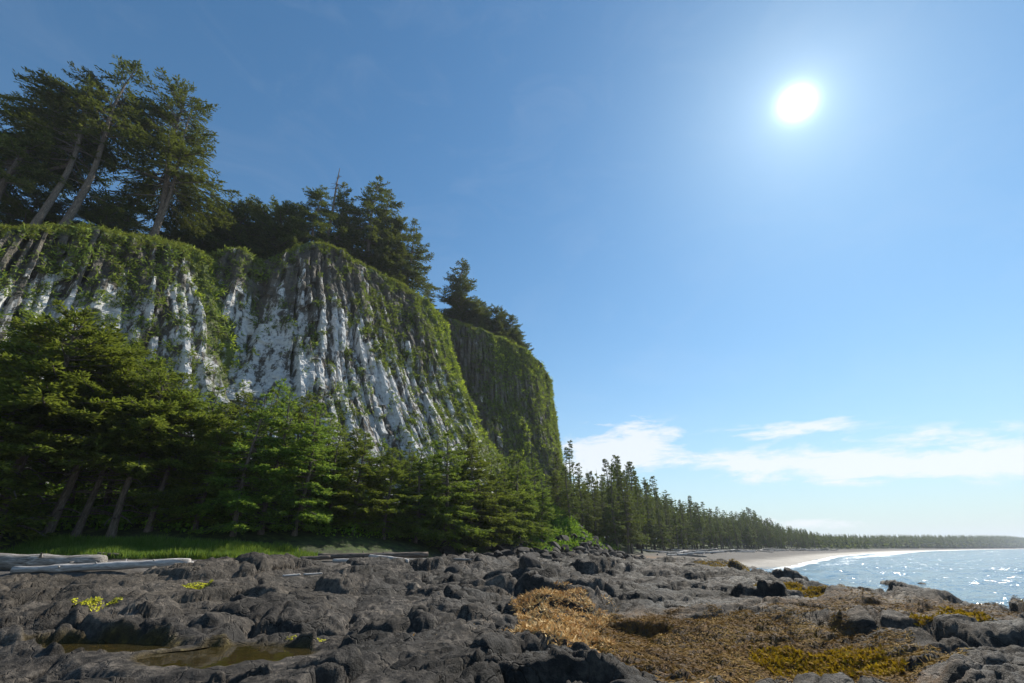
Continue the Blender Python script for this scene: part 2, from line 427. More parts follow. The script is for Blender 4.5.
for i, (px, py, rx, ry, pz) in enumerate(POOLS):
    n = 48; th = np.arange(n)/n*2*math.pi
    rr = 1.28
    V = np.concatenate([[[px, py, pz]], np.stack([px+rx*rr*np.cos(th), py+ry*rr*np.sin(th), np.full(n, pz)], -1)])
    F = np.array([(0, 1+j, 1+(j+1) % n) for j in range(n)])
    o = link('tide_pool', mesh_np('tide_pool', V, F, M_POOL)); tag(o, kind='structure')

def scatter(cx, cy, rx, ry, n, fm=.4, seed=5):
    x = cx+rx*(rng.random(n)*2-1)*1.3; y = cy+ry*(rng.random(n)*2-1)*1.3
    q = np.hypot((x-cx)/rx, (y-cy)/ry)+fm*fbm(x*.9, y*.9, 4, seed)
    k = q < 1; return x[k], y[k]
def weedobj(name, spots, mat, L, W, label, flat=.35, zf=shelf_z):
    P = []; 
    for (cx, cy, rx, ry, dens) in spots:
        n = int(4*1.7*rx*ry*dens); x, y = scatter(cx, cy, rx, ry, n)
        P.append(np.stack([x, y], -1))
    P = np.concatenate(P); n = len(P)
    x, y = P[:, 0], P[:, 1]; z = zf(x, y); e = .06
    nx = -(zf(x+e, y)-zf(x-e, y))/(2*e); ny = -(zf(x, y+e)-zf(x, y-e))/(2*e)
    U = nrm(np.stack([nx*.6, ny*.6, np.ones(n)], -1))
    D = nrm(rng.normal(size=(n, 3))); D = nrm(D-U*(D*U).sum(1, keepdims=True)+U*flat*(rng.random((n, 1))*1.2-.25))
    UU = nrm(U+rng.normal(size=(n, 3))*.45)
    Lr = L*(.5+rng.random(n)); Wr = W*(.5+rng.random(n))
    V, F = leaves(np.stack([x, y, z+.012+rng.random(n)*.03], -1), D, UU, Lr, Wr)
    o = link(name, mesh_np(name, V, F, mat)); tag(o, label, kind='stuff'); return o
weedobj('dried_kelp', [(1.1, 12.6, 1.0, 2.2, 900), (1.5, 16.5, 1.5, 2.2, 700), (-.6, 12, .5, .35, 120), (-1.9, 11.2, .5, .3, 120), (2.6, 19.5, 1.5, .6, 120), (3.2, 8.6, .6, .4, 60)], M_KELP, .14, .032, 'heap of dried orange and straw coloured kelp on dark rock', .7)
weedobj('brown_rockweed', [(5.2, 12.8, 3.6, 4.6, 640), (12, 16.4, 4.5, 2.2, 200), (3, 9, 1.3, .8, 300)], M_ROCKWEED, .12, .022, 'brown rockweed carpeting the hollow between the rocks', .08)
weedobj('yellow_rockweed', [(6.4, 11.2, 1.15, 1.25, 1300), (18.3, 43, 2.8, 3.6, 330), (13.2, 23.4, 2.0, 1.5, 900), (10.4, 12.4, 1.0, .45, 900), (19.3, 21.8, 1.8, .7, 350), (5.2, 10.1, .5, .3, 300), (16.8, 21.9, .7, .5, 200)], M_YWEED, .10, .045, 'bright yellow rockweed in clumps on the rocks by the water', .8)
def poolz(x, y): return np.maximum(shelf_z(x, y), 1.2)
weedobj('yellow_algae', [(-10.6, 13.4, .6, .22, 1500), (-12.6, 20.6, .55, .4, 1200), (-4.6, 12.2, .6, .12, 900)], foliage('yellow_algae', (.2, .17, .01), (.36, .33, .02), (.5, .46, .03), .2, 2, tr=(.4, .38, .03)), .05, .035, 'thin yellow algae mats in the rock hollows on the left', .15)

# ------------------------------------------------------------ cliff
# control points of the cliff's upper edge: picture direction, distance, batter (run per metre of fall), whiteness, moss
TOPC = [(-190, 235, 44, .36, .5, .5), (-120, 228, 47, .36, .5, .5), (-60, 225, 51, .36, .6, .4), (0, 223, 54.5, .38, .7, .35), (40, 222, 57, .38, .95, .3), (85, 223, 61, .38, 1.0, .3), (130, 232, 65, .38, 1., .3), (172, 240, 70, .40, .8, .4), (197, 250, 74, .46, .6, 1.15),
        (203, 261, 78, .44, .2, 1.3), (205, 262, 84, .34, .1, .8), (211, 255, 84.5, .33, .4, .5), (222, 250, 80.5, .34, .8, .4), (245, 250, 81.5, .36, .9, .45), (260, 264, 83.5, .38, .9, 1.1), (267, 277, 88.5, .34, .7, .8), (275, 263, 89, .33, .8, .5), (284, 252, 86.8, .35, 1., .3), (310, 240, 91, .36, 1., .25), (340, 247, 96.5, .37, 1., .3), (372, 268, 102.5, .40, 1., .35), (402, 283, 108, .39, .9, .45), (420, 297, 112, .40, .75, 1.0), (430, 312, 118, .39, .4, 1.5),
        (428, 318, 128, .42, .1, .8), (428, 314, 138, .34, 0, .5), (440, 312, 139, .26, .1, .3), (465, 322, 136, .22, .25, .3), (480, 326, 136, .22, .2, .6), (500, 337, 138, .20, .1, .85), (528, 352, 143, .18, .1, .7), (540, 372, 151, .12, 0., .9), (540, 378, 165, .1, 0, .9), (528, 380, 185, .1, 0, .8), (500, 390, 205, .1, 0, .8)]
ctr = []
for (px, py, d, ln, wh, ms) in TOPC:
    p = pt(px, py, d); ctr.append([p[0], p[1], p[2], ln, wh, ms])
ctr = np.array(ctr)
def catmull(P, step):
    out = []
    for i in range(len(P)-1):
        p0 = P[max(i-1, 0)]; p1 = P[i]; p2 = P[i+1]; p3 = P[min(i+2, len(P)-1)]
        n = max(2, int(np.hypot(*(p2-p1)[:2])/step))
        t = (np.arange(n)/n)[:, None]
        # centripetal-like tension to keep corners round but tight
        m1 = .42*(p2-p0)*min(1, np.hypot(*(p2-p1)[:2])/max(1e-3, .5*np.hypot(*(p2-p0)[:2]))); m2 = .42*(p3-p1)*min(1, np.hypot(*(p2-p1)[:2])/max(1e-3, .5*np.hypot(*(p3-p1)[:2])))
        out.append((2*t**3-3*t**2+1)*p1+(t**3-2*t**2+t)*m1+(-2*t**3+3*t**2)*p2+(t**3-t**2)*m2)
    return np.concatenate(out)
TP = catmull(ctr, .22)
s = np.concatenate([[0], np.cumsum(np.hypot(*np.diff(TP[:, :2], axis=0).T))])
nS = len(TP)
# outward normals, smoothed
T = np.gradient(TP[:, :2], axis=0); T /= np.linalg.norm(T, axis=1, keepdims=True)
NN = np.stack([T[:, 1], -T[:, 0]], -1)
k = 19; ker = np.hanning(k); ker /= ker.sum()
NN = np.stack([np.convolve(np.pad(NN[:, i], k//2, 'edge'), ker, 'valid') for i in range(2)], -1)
NN /= np.linalg.norm(NN, axis=1, keepdims=True)
ztop = TP[:, 2]+.8*fbm(s*.09, 0*s, 3, 200)+.5*fbm(s*.5, 0*s, 2, 201)
FACE = 165; TOPR = 46
vv = np.linspace(0, 1, FACE)
MID = TP[:, :2]+NN*(TP[:, 3]*24)[:, None]
smid = np.concatenate([[0], np.cumsum(.35*np.hypot(*np.diff(TP[:, :2], axis=0).T)+.65*np.hypot(*np.diff(MID, axis=0).T))])
def columns(S, Zd, Zt):
    """outward relief of the columnar face; Zd = depth below the rim"""
    sw = S+.45*fbm(S*.12, Zd*.05, 3, 210)+.14*fbm(S*.6, Zd*.25, 2, 211)
    w = 1.02
    q = sw/w; i0 = np.floor(q)
    f1 = np.full(q.shape, 9.); f2 = f1.copy(); ci = i0.copy()
    for d in (-1, 0, 1):
        j = i0+d; c = j+.5+.55*(_h(j, j*0, 220)-.5); dd = np.abs(q-c); m = dd < f1
        f2 = np.where(m, f1, np.minimum(f2, dd)); ci = np.where(m, j, ci); f1 = np.where(m, dd, f1)
    edge = 1-np.exp(-(f2-f1)/.09)
    L = 3.5+6*_h(ci, ci*0, 221)
    kz = Zd/L+_h(ci, ci*0, 222); kk = np.floor(kz); fz = kz-kk
    sec = _h(ci, kk, 223); nxt = _h(ci, kk+1, 223)
    secs = sec+(nxt-sec)*sst(.965, 1, fz)
    grp = _h(np.floor(ci/3+.4*_h(ci, ci*0, 224)), np.floor(kz*.6), 225)
    r = edge*(.75+.95*secs)+.95*grp*edge+.9*fbm(S*.09, Zd*.05, 3, 226)*2.2
    ledge = sst(.86, .97, fz)*(nxt > sec+.25)
    return r, ledge, edge, sec*.6+.4*_h(ci, ci*0, 229)
S, VV = np.meshgrid(smid, vv, indexing='xy')                   # rows = levels from the rim down
ztb = np.broadcast_to(ztop, S.shape)
Zd = VV*(ztb-(1.0)) 
r, ledge, edge, cellv = columns(S, Zd, ztb)
lip = 2.3
rim = np.where(Zd < lip, (1-np.sqrt(np.clip(1-(1-Zd/lip)**2, 0, 1)))*lip, 0)
out = TP[:, 3][None]*Zd*(1+.25*sst(20, 50, Zd))+r*sst(0, 2.5, Zd)-rim*.9
crumb = sst(16, 4, Zd)*(.5+.5*vn(S*.05, 0*S, 240))
out = out+crumb*1.1*fbm(S*.7, Zd*.6, 4, 241)+.26*fbm(S*1.9, Zd*1.3, 4, 242)
# heavier moss cushions swelling out from the face
FX = TP[:, 0][None]+NN[:, 0][None]*out; FY = TP[:, 1][None]+NN[:, 1][None]*out; FZ = ztb-Zd-.0
whb = np.broadcast_to(TP[:, 4], S.shape); msb = np.broadcast_to(TP[:, 5], S.shape)
tfrac = Zd/ztb
CELL = 0
patchy = fbm(S*.06, Zd*.05, 3, 250)
white = whb*(.25+.75*sst(.08, .42, tfrac+.2*patchy))*(.8+.4*patchy)+(cellv-.5)*.75-.35*(edge < .35)
moss = .52*msb+.55*sst(3.2, .5, Zd)+.25*crumb*(.4+.6*vn(S*.2, Zd*.2, 251))+.25*ledge-.12
# inland rows
INW = np.array([-.72, .69])
kk = np.linspace(0, 1, TOPR)[1:, None]**1.5*70
tx = (TP[:, 0]-NN[:, 0]*lip*.9)[None]+INW[0]*kk; ty = (TP[:, 1]-NN[:, 1]*lip*.9)[None]+INW[1]*kk
def toprise(k, ss): return .22*k+.9*sst(0, 12, k)+.5*fbm(ss*.12, k*.12, 3, 260)*sst(0, 5, k)
tz = ztop[None]+toprise(kk, s[None])
CX = np.concatenate([tx[::-1], FX]); CY = np.concatenate([ty[::-1], FY]); CZ = np.concatenate([tz[::-1], FZ])
WH = np.concatenate([0*tx, white]); MS = np.concatenate([np.full(tx.shape, 1.1), moss]); TN = np.concatenate([np.full(tx.shape, .6), cellv])
cl = link('cliff', mesh_np('cliff', np.stack([CX, CY, CZ], -1), gridfaces(*CX.shape), M_CLIFF, False, {'white': WH, 'moss': MS, 'tone': TN}))
tag(cl, kind='structure')

def tufts(name, P, Nn, size, per, mat, label, up=.55, wid=.22, droop=.4):
    n = len(P); idx = np.repeat(np.arange(n), per); m = len(idx)
    sz = size[idx]
    D = nrm(rng.normal(size=(m, 3))*.75+Nn[idx]*.9+np.array([0, 0, up]))
    base = P[idx]+rng.normal(size=(m, 3))*sz[:, None]*.28*np.array([1, 1, .8])
    D2 = nrm(D+np.array([0, 0, -droop])*rng.random((m, 1)))
    V, F = leaves(base, D2, nrm(rng.normal(size=(m, 3))), sz*(.5+.5*rng.random(m)), sz*wid*(.6+.8*rng.random(m)))
    o = link(name, mesh_np(name, V, F, mat)); tag(o, label, kind='stuff'); return o
# tussocks on the face
gi = rng.integers(1, FACE-25, 170000); gj = rng.integers(0, nS, 170000)
score = .5*ledge[gi, gj]+.55*vn(S[gi, gj]*.95, Zd[gi, gj]*.62, 270)+.35*vn(S[gi, gj]*.22, Zd[gi, gj]*.16, 271)+.35*(msb[gi, gj])+.25*(1-edge[gi, gj])
pcol = 512+455.1*TP[:, 0]/(TP[:, 1]*CP+(TP[:, 2]-CAMZ)*SP); vis = (pcol[gj] > -70) & (gj <= int(np.argmax(pcol))+30)
ok = (score > .59) & vis & (Zd[gi, gj] < 52); gi = gi[ok]; gj = gj[ok]
print('tussocks', len(gi)); gi = gi[:34000]; gj = gj[:34000]
P = np.stack([FX[gi, gj], FY[gi, gj], FZ[gi, gj]], -1); Nn = np.concatenate([NN[gj], np.zeros((len(gj), 1))], 1)
tufts('cliff_tussocks', P, Nn, .42+.72*rng.random(len(P))**1.8, 13, M_TUSSOCK, 'tussocks of olive grass and moss clinging to the basalt columns', .35, .17, 1.2)
# grass on the rim and the buttress crests
n = 26000; gj = rng.integers(0, nS, n); kd = rng.random(n)**1.6*5
gi = np.clip((kd/(ztop[gj]-1)*(FACE-1)).astype(int), 0, FACE-1)
P = np.stack([FX[gi, gj], FY[gi, gj], FZ[gi, gj]], -1); Nn = np.concatenate([NN[gj]*.4, np.zeros((n, 1))], 1)
ok = .6*vn(smid[gj]*.3, kd*.35, 280)+.5*vn(smid[gj]*1.1, kd*.9, 281)+.25*np.clip(TP[gj, 5], 0, 1) > .42+.10*kd
tufts('rim_grass', P[ok], Nn[ok], .32+.33*rng.random(ok.sum()), 12, M_LIPGRASS, 'bright grass and moss along the cliff rim', .8, .13, .9)
# mossy crest lines running down the buttress corners
n = 9000; gj = rng.integers(0, nS, n); dd = rng.random(n)*42
gi = np.clip((dd/(ztop[gj]-1)*(FACE-1)).astype(int), 0, FACE-1)
cr = np.clip(TP[gj, 5]-.62, 0, 1); ok = (rng.random(n) < cr*1.9) & (vn(smid[gj]*.5, dd*.2, 285) > .33)
gi = gi[ok]; gj = gj[ok]
P = np.stack([FX[gi, gj], FY[gi, gj], FZ[gi, gj]], -1)+np.concatenate([NN[gj]*.3, np.zeros((len(gj), 1))], 1); Nn = np.concatenate([NN[gj]*.6, np.zeros((len(gj), 1))], 1)
tufts('crest_moss', P, Nn, .5+.5*rng.random(len(P)), 16, M_CREST, 'bright green moss running down the buttress edges', .6, .2, .8)

# ------------------------------------------------------------ spruces
def spruce_mesh(name, seed, H=13., Rr=3.6, base=.12, nb=130, wind=(0, 0), mat=M_SPRUCE, q=1., dens=1., shape=.8, bend=(0, 0), trunk_r=.2, dead=0, twin=False, irregular=.25):
    g = np.random.default_rng(seed); global rng
    old = rng; rng = g
    W = np.array([wind[0], wind[1], 0.])
    def axis(t):   # trunk line
        t = np.asarray(t, float)[..., None]
        return np.concatenate([bend[0]*H*t**1.6+.012*H*np.sin(t*7+seed), bend[1]*H*t**1.6+.012*H*np.cos(t*6+seed), H*t], -1)
    acc = Acc()
    tt = np.linspace(-.02, 1, 14)
    trr = trunk_r*(1-np.clip(tt, 0, 1))**.8+.02+trunk_r*.5*np.exp(-np.clip(tt, 0, 1)*30)
    acc.add(*tube(axis(np.clip(tt, 0, 1))+np.where(tt[:, None] < 0, [[0, 0, tt[0]*H]], 0), trr, 9, .15))
    if twin:
        t2 = np.linspace(.08, .8, 9); p = axis(t2); off = np.sin((t2-.08)/.72*math.pi*.6)[:, None]*np.array([[.075*H, -.02*H, 0]])
        acc.add(*tube(p+off, trunk_r*.6*(1-t2)+.03, 7, .1))
    # branches
    hh = base+(1-base)*np.sort(g.random(nb))**.92
    hh = np.clip(hh, 0, .985)
    az = g.random(nb)*2*math.pi+np.arange(nb)*2.4
    rel = (hh-base)/(1-base)
    prof = np.clip(1-rel, 0, 1)**shape*(.62+.38*sst(0, .18, rel))
    clump = .55+.85*vn(rel*9+seed, np.floor(az/1.3)*2.7+seed*3.1, seed)
    L = Rr*prof*clump*(1-irregular+2*irregular*g.random(nb))+.28*H/13*(1-.8*rel)
    D = np.stack([np.cos(az), np.sin(az), 0*az], -1)
    if abs(wind[0])+abs(wind[1]) > 0:
        dw = (D*nrm(W[None])).sum(1); L = L*np.clip(1+.55*dw*np.linalg.norm(W), .3, 2)
        D = nrm(D+W*.8)
    rise = (-.12+.62*rel**1.5+.12*(g.random(nb)-.5))
    P0 = axis(hh)
    def bp(bi, u):
        u = u[:, None]; l = L[bi][:, None]
        return P0[bi]+D[bi]*l*u*(1-.05*u)+np.array([0, 0, 1.])*l*(rise[bi][:, None]*u-.24*u*u+.16*u**4)
    uu = np.linspace(0, .92, 5)
    for b in range(nb):
        if L[b] < .5*H/13: continue
        pts = bp(np.full(5, b), uu)
        acc.add(*tube(pts, np.linspace(.016, .004, 5)*L[b]+.008, 4))
    for b in range(dead):
        h = base*(.25+.75*g.random()); a = g.random()*6.28; l = Rr*(.3+.4*g.random()); p0 = axis(h)
        pts = np.array([p0+np.array([math.cos(a)*l*u, math.sin(a)*l*u, l*(.15*u-.35*u*u)])+g.normal(size=3)*.04 for u in np.linspace(0, 1, 5)])
        acc.add(*tube(pts, np.linspace(.02, .006, 5)*l+.006, 4))
    tm = mesh_np(name+'_trunk', *acc.get(), M_BARK, True)
    # twigs
    nt = np.maximum(4, (L/(.17*H/13*q)*dens)).astype(int)*2
    bi = np.repeat(np.arange(nb), nt); m = len(bi)
    u = .1+.9*g.random(m)**.75
    tan = nrm(bp(bi, np.minimum(u+.03, 1.02))-bp(bi, u-.03)); p = bp(bi, u)
    side = nrm(np.cross(tan, [0, 0, 1.]))*np.where(g.random((m, 1)) < .5, 1, -1)
    td = nrm(tan*.75+side*(.75*g.random((m, 1))+.25)+np.stack([0*u, 0*u, -.22+.42*g.random(m)], -1)+W*.35)
    tl = (L[bi]*.36*(1.08-u)+.22*H/13*(1-.6*rel[bi]))*(.6+.7*g.random(m))
    nq = np.maximum(2, (tl/(.095*H/13*q))).astype(int)
    qi = np.repeat(np.arange(m), nq); mm = len(qi)
    first = np.concatenate([[0], np.cumsum(nq)[:-1]]); kq = np.arange(mm)-first[qi]
    f = (kq+g.random(mm))/nq[qi]
    qp = p[qi]+td[qi]*(tl[qi]*f)[:, None]+np.array([0, 0, -1.])*(tl[qi]*f*f*.22)[:, None]
    sgn = np.where(g.random((mm, 1)) < .5, 1, -1)
    qs = nrm(np.cross(td[qi], [0, 0, 1.]))
    qd = nrm(td[qi]*.8+qs*sgn*.65*g.random((mm, 1))+g.normal(size=(mm, 3))*.22+np.array([0, 0, .05]))
    sc = H/13*q
    V, F = leaves(qp, qd, nrm(np.array([0, 0, 1.])+g.normal(size=(mm, 3))*.55), sc*(.2+.2*g.random(mm)), sc*(.075+.06*g.random(mm)))
    cm = mesh_np(name+'_crown', V, F, mat)
    rng = old
    return tm, cm, H

VAR = {}
VAR['full'] = [spruce_mesh('spruce_a', 1, 13, 3.9, .06, 135, mat=M_SPRUCE_GREEN, shape=.75),
               spruce_mesh('spruce_b', 2, 13, 4.3, .10, 135, mat=M_SPRUCE, shape=.7, irregular=.32),
               spruce_mesh('spruce_c', 3, 13, 3.3, .05, 130, mat=M_SPRUCE_GREEN, shape=.85),
               spruce_mesh('spruce_d', 4, 13, 4.4, .08, 140, mat=M_SPRUCE, shape=.6, irregular=.35)]
VAR['lean'] = [spruce_mesh('leaning_a', 5, 14, 4.9, .42, 125, mat=M_SPRUCE, shape=.55, irregular=.4, bend=(-.02, 0), dead=16, trunk_r=.26, wind=(-.2, .1)),
               spruce_mesh('leaning_b', 6, 14, 4.6, .38, 125, mat=M_SPRUCE, shape=.5, irregular=.42, bend=(.03, .02), dead=18, trunk_r=.24)]
VAR['narrow'] = [spruce_mesh('narrow_a', 7, 22, 3.1, .10, 130, mat=M_SPRUCE_FAR, shape=.95, irregular=.5, trunk_r=.3, dens=.9),
                 spruce_mesh('narrow_b', 8, 22, 3.5, .16, 120, mat=M_SPRUCE_FAR, shape=.85, irregular=.55, trunk_r=.3, dens=.9),
                 spruce_mesh('narrow_c', 9, 22, 2.7, .10, 115, mat=M_SPRUCE_FAR, shape=1.05, irregular=.5, trunk_r=.26, dens=.9)]
VAR['bare'] = [spruce_mesh('barestem_a', 10, 22, 3.3, .42, 85, mat=M_SPRUCE_FAR, shape=.75, irregular=.5, trunk_r=.32, dens=.9),
               spruce_mesh('barestem_b', 11, 22, 3.0, .50, 75, mat=M_SPRUCE_FAR, shape=.7, irregular=.5, trunk_r=.3, dens=.9, bend=(.03, 0))]
VAR['top'] = [spruce_mesh('rim_a', 12, 26, 6.2, .10, 140, mat=M_SPRUCE_TOP, shape=.62, irregular=.45, trunk_r=.42, wind=(-.25, .1), q=.9),
              spruce_mesh('rim_b', 13, 20, 5.6, .08, 130, mat=M_SPRUCE_TOP, shape=.75, irregular=.4, trunk_r=.3, q=.85),
              spruce_mesh('rim_c', 14, 24, 6.6, .14, 130, mat=M_SPRUCE_TOP, shape=.5, irregular=.5, trunk_r=.4, wind=(-.3, .15), q=.9)]
VAR['bushy'] = [spruce_mesh('bushy_a', 15, 12, 5.6, .04, 130, mat=M_SPRUCE_TOP, shape=.5, irregular=.4, trunk_r=.25, q=.9),
                spruce_mesh('bushy_b', 16, 12, 5.2, .05, 120, mat=M_SPRUCE_TOP, shape=.42, irregular=.45, trunk_r=.22, wind=(-.25, 0), q=.9)]
VAR['wind'] = [spruce_mesh('windblown_a', 17, 33, 8.0, .40, 150, mat=M_SPRUCE_TOP, shape=.5, irregular=.55, trunk_r=.46, wind=(-.85, .2), q=.62, bend=(-.08, 0), dens=.62),
               spruce_mesh('windblown_b', 18, 33, 5.4, .45, 120, mat=M_SPRUCE_TOP, shape=.5, irregular=.6, trunk_r=.45, wind=(-.5, .2), q=.62, bend=(-.03, 0), dens=.6, dead=8),
               spruce_mesh('windblown_c', 19, 31, 7.4, .22, 175, mat=M_SPRUCE_TOP, shape=.42, irregular=.45, trunk_r=.5, wind=(-.05, .05), q=.62, bend=(-.15, 0), dens=.66, twin=True)]
VAR['off'] = [spruce_mesh('edge_tree', 20, 33, 8, .3, 150, mat=M_SPRUCE_TOP, shape=.45, irregular=.5, trunk_r=.6, wind=(-.5, .1), q=.7, dens=.9)]

def spruce(loc, H, var, label, group=None, rz=None, tilt=(0, 0), wide=1.):
    tm, cm, h0 = var; sc = H/h0
    e = thing('spruce_tree', label, 'spruce', loc, group)
    e.rotation_euler = (tilt[1], tilt[0], random.random()*6.28 if rz is None else rz)
    e.scale = (sc*wide, sc*wide, sc)
    link('trunk', tm, e); link('crown', cm, e); return e

# --- trees on the rim
pxs = np.array([512+455.1*p[0]/((p[1])*CP+(p[2]-CAMZ)*SP) for p in TP])
JEND = int(np.argmax(pxs))
def rimpos(px, k, jmax=None):
    j = int(np.argmin(np.abs(pxs-px)+(0 if jmax is None else 1e3*(s < jmax))+1e3*(np.arange(nS) > JEND)))
    z = ztop[j]+toprise(np.array(k), np.array(s[j]))
    x = TP[j, 0]-NN[j, 0]*lip*.9+INW[0]*k; y = TP[j, 1]-NN[j, 1]*lip*.9+INW[1]*k
    return np.array([x, y, float(z)-.35])
RIM = [  # edge px, metres inland, top py, kind, turn or None, width, label
 (-32, 3.5, 100, 'off', 0, 0, 1., 'windblown spruce at the very left end of the cliff rim, mostly cut off'),
 (36, 1.6, 76, 'wind', 0, 0, 1., 'big windswept spruce on the rim with its crown streaming left, first bare trunk'),
 (66, 1.4, 66, 'wind', 1, 0, 1., 'tall leaning spruce with long bare pale trunk, second windswept one on rim'),
 (158, 2.0, 88, 'wind', 2, 0, .9, 'broad round crowned spruce with forked trunk beside the two windswept ones'),
 (8, 7, 192, 'bushy', 0, None, 1.2, 'low dark spruce behind the windswept trees at the rim’s left end'),
 (52, 9, 205, 'bushy', 1, None, 1.2, 'dark bushy spruce behind the bare windswept trunks'),
 (104, 5, 198, 'bushy', 0, None, 1.3, 'squat bushy spruce between the leaning and the round crowned spruce'),
 (128, 6, 182, 'top', 1, None, 1., 'ragged spruce just left of the round crowned forked spruce'),
 (185, 9, 218, 'bushy', 1, None, 1.2, 'low spruce right behind the round crowned forked spruce'),
 (212, 12, 214, 'bushy', 0, None, 1.1, 'low rounded spruce above the gully right of the first buttress'),
 (232, 13, 209, 'bushy', 1, None, 1.1, 'flat topped low spruce over the second buttress'),
 (250, 12, 203, 'bushy', 0, None, .9, 'low spruce with a thin spire tip over the second buttress'),
 (272, 12, 210, 'bushy', 1, None, 1.1, 'low wide spruce over the notch between second and third buttress'),
 (292, 10, 207, 'bushy', 0, None, 1., 'low spruce leaning out at the left end of the white columns'),
 (306, 7, 202, 'top', 1, None, 1., 'medium spruce left of the dead snag'),
 (322, 4, 188, 'top', 2, None, 1., 'light trunked spruce at the rim edge just left of the dead snag'),
 (352, 8, 184, 'top', 1, None, .9, 'thin spruce close on the right of the dead snag'),
 (378, 5, 178, 'top', 0, None, .95, 'tallest dense spruce in the clump right of the dead snag'),
 (396, 7, 190, 'top', 1, None, .9, 'tall spruce touching the right side of the tallest clump spruce'),
 (408, 4, 217, 'top', 2, None, .8, 'drooping spruce near the right end of the clump over the white columns'),
 (424, 5, 221, 'top', 1, None, .95, 'last spruce of the clump, standing out against the sky above the crest'),
 (366, 12, 205, 'top', 2, None, 1., 'half hidden spruce behind the tallest clump spruce'),
 (388, 2, 245, 'bushy', 0, None, .8, 'short bushy spruce at the rim below the tall clump'),
 (446, 12, 283, 'top', 1, None, 1., 'small spruce left of the pointed spruce on the far buttress'),
 (466, 4, 259, 'top', 1, None, 1.15, 'pointed spruce standing alone above the far buttress'),
 (479, 8, 284, 'top', 1, None, 1., 'spruce on the right shoulder of the pointed spruce on the far buttress'),
 (490, 5, 300, 'bushy', 0, None, .9, 'low spruce on the far buttress, second right of the pointed one'),
 (500, 6, 302, 'top', 1, None, 1., 'low spruce on the far buttress, third right of the pointed one'),
 (510, 5, 308, 'bushy', 1, None, .9, 'low spruce on the far buttress, fourth right of the pointed one'),
 (519, 6, 308, 'top', 1, None, 1., 'low spruce on the far buttress, fifth right of the pointed one'),
 (528, 5, 316, 'bushy', 0, None, .9, 'low spruce on the far buttress, sixth right of the pointed one'),
 (535, 5, 325, 'top', 1, None, 1., 'spruce second from the seaward corner of the far buttress'),
 (540, 4, 345, 'bushy', 1, None, .9, 'spruce at the seaward corner of the far buttress rim'),
 (473, 9, 292, 'top', 2, None, 1., 'spruce tucked behind the pointed spruce on the far buttress'),
 (505, 9, 303, 'top', 0, None, .9, 'ragged spruce standing a little back on the far buttress, midway to its corner'),
 (524, 8, 312, 'top', 2, None, .9, 'ragged spruce standing a little back near the corner of the far buttress'),
 (541, 1.2, 362, 'bushy', 0, None, .8, 'lowest small spruce hanging over the seaward corner of the far buttress')]
for (px, k_, pyt, kd, vi, rz, wd, lab) in RIM:
    p = rimpos(px, k_, 95 if px > 450 else None) if px < 500 else rimpos(px, k_)
    H = slope(pyt)*p[1]-(p[2]-CAMZ)
    H = max(H, 5.5)
    spruce(p, H, VAR[kd][vi % len(VAR[kd])], lab, 'spruces on top of the cliff', rz, wide=wd)
# dead snag
p = rimpos(340, 6); Hs = slope(168)*p[1]-(p[2]-CAMZ)
e = thing('dead_tree', 'bare grey dead snag poking above the rim trees', 'dead tree', p)
t = np.linspace(0, 1, 10); acc = Acc()
link('trunk', mesh_np('snag_trunk', *tube(np.stack([.25*np.sin(t*5), .1*t, Hs*t], -1), .32*(1-t)**.7+.07, 8, .2), M_DRIFT_DARK, True), e)
for i in range(34):
    h = .45+.53*random.random(); a = random.random()*6.28; l = (1.25-h)*2.8*(.5+random.random())
    b0 = np.array([.25*math.sin(h*5), .1*h, Hs*h]); u = np.linspace(0, 1, 4)[:, None]
    acc.add(*tube(b0+u*np.array([[math.cos(a)*l, math.sin(a)*l, .15*l]])-u*u*np.array([[0, 0, .25*l]]), [.09, .07, .05, .03], 4))
link('branches', mesh_np('snag_branches', *acc.get(), M_DRIFT_DARK, True), e)['kind'] = 'stuff'

# --- trees at the foot of the cliff
def gz(x, y): return float(ground_z(np.array([float(x)]), np.array([float(y)]))[0][0])
ORD = ['first', 'second', 'third', 'fourth', 'fifth', 'sixth', 'seventh', 'eighth', 'ninth', 'tenth', 'eleventh', 'twelfth', 'thirteenth', 'fourteenth', 'fifteenth', 'sixteenth', 'seventeenth', 'eighteenth', 'nineteenth', 'twentieth', 'twenty-first', 'twenty-second', 'twenty-third', 'twenty-fourth', 'twenty-fifth', 'twenty-sixth', 'twenty-seventh', 'twenty-eighth']
def foot(px, Yd, pyt, kd, vi, lab, wide=1., tilt=(0, 0), group='spruces at the foot of the cliff', rz=None):
    # the picture column of the trunk's base at ground height
    z = 2.9
    for _ in range(3):
        v = ray(px, 552); x = v[0]/(v[1]*CP+0)*1.0
        d = Yd*CP+(z-CAMZ)*SP
        x = (px-512)/455.1*d; z = gz(x, Yd)
    H = slope(pyt)*Yd-(z-CAMZ)
    return spruce((x, Yd, z-.15), H, VAR[kd][vi % len(VAR[kd])], lab, group, rz=rz, wide=wide, tilt=tilt)
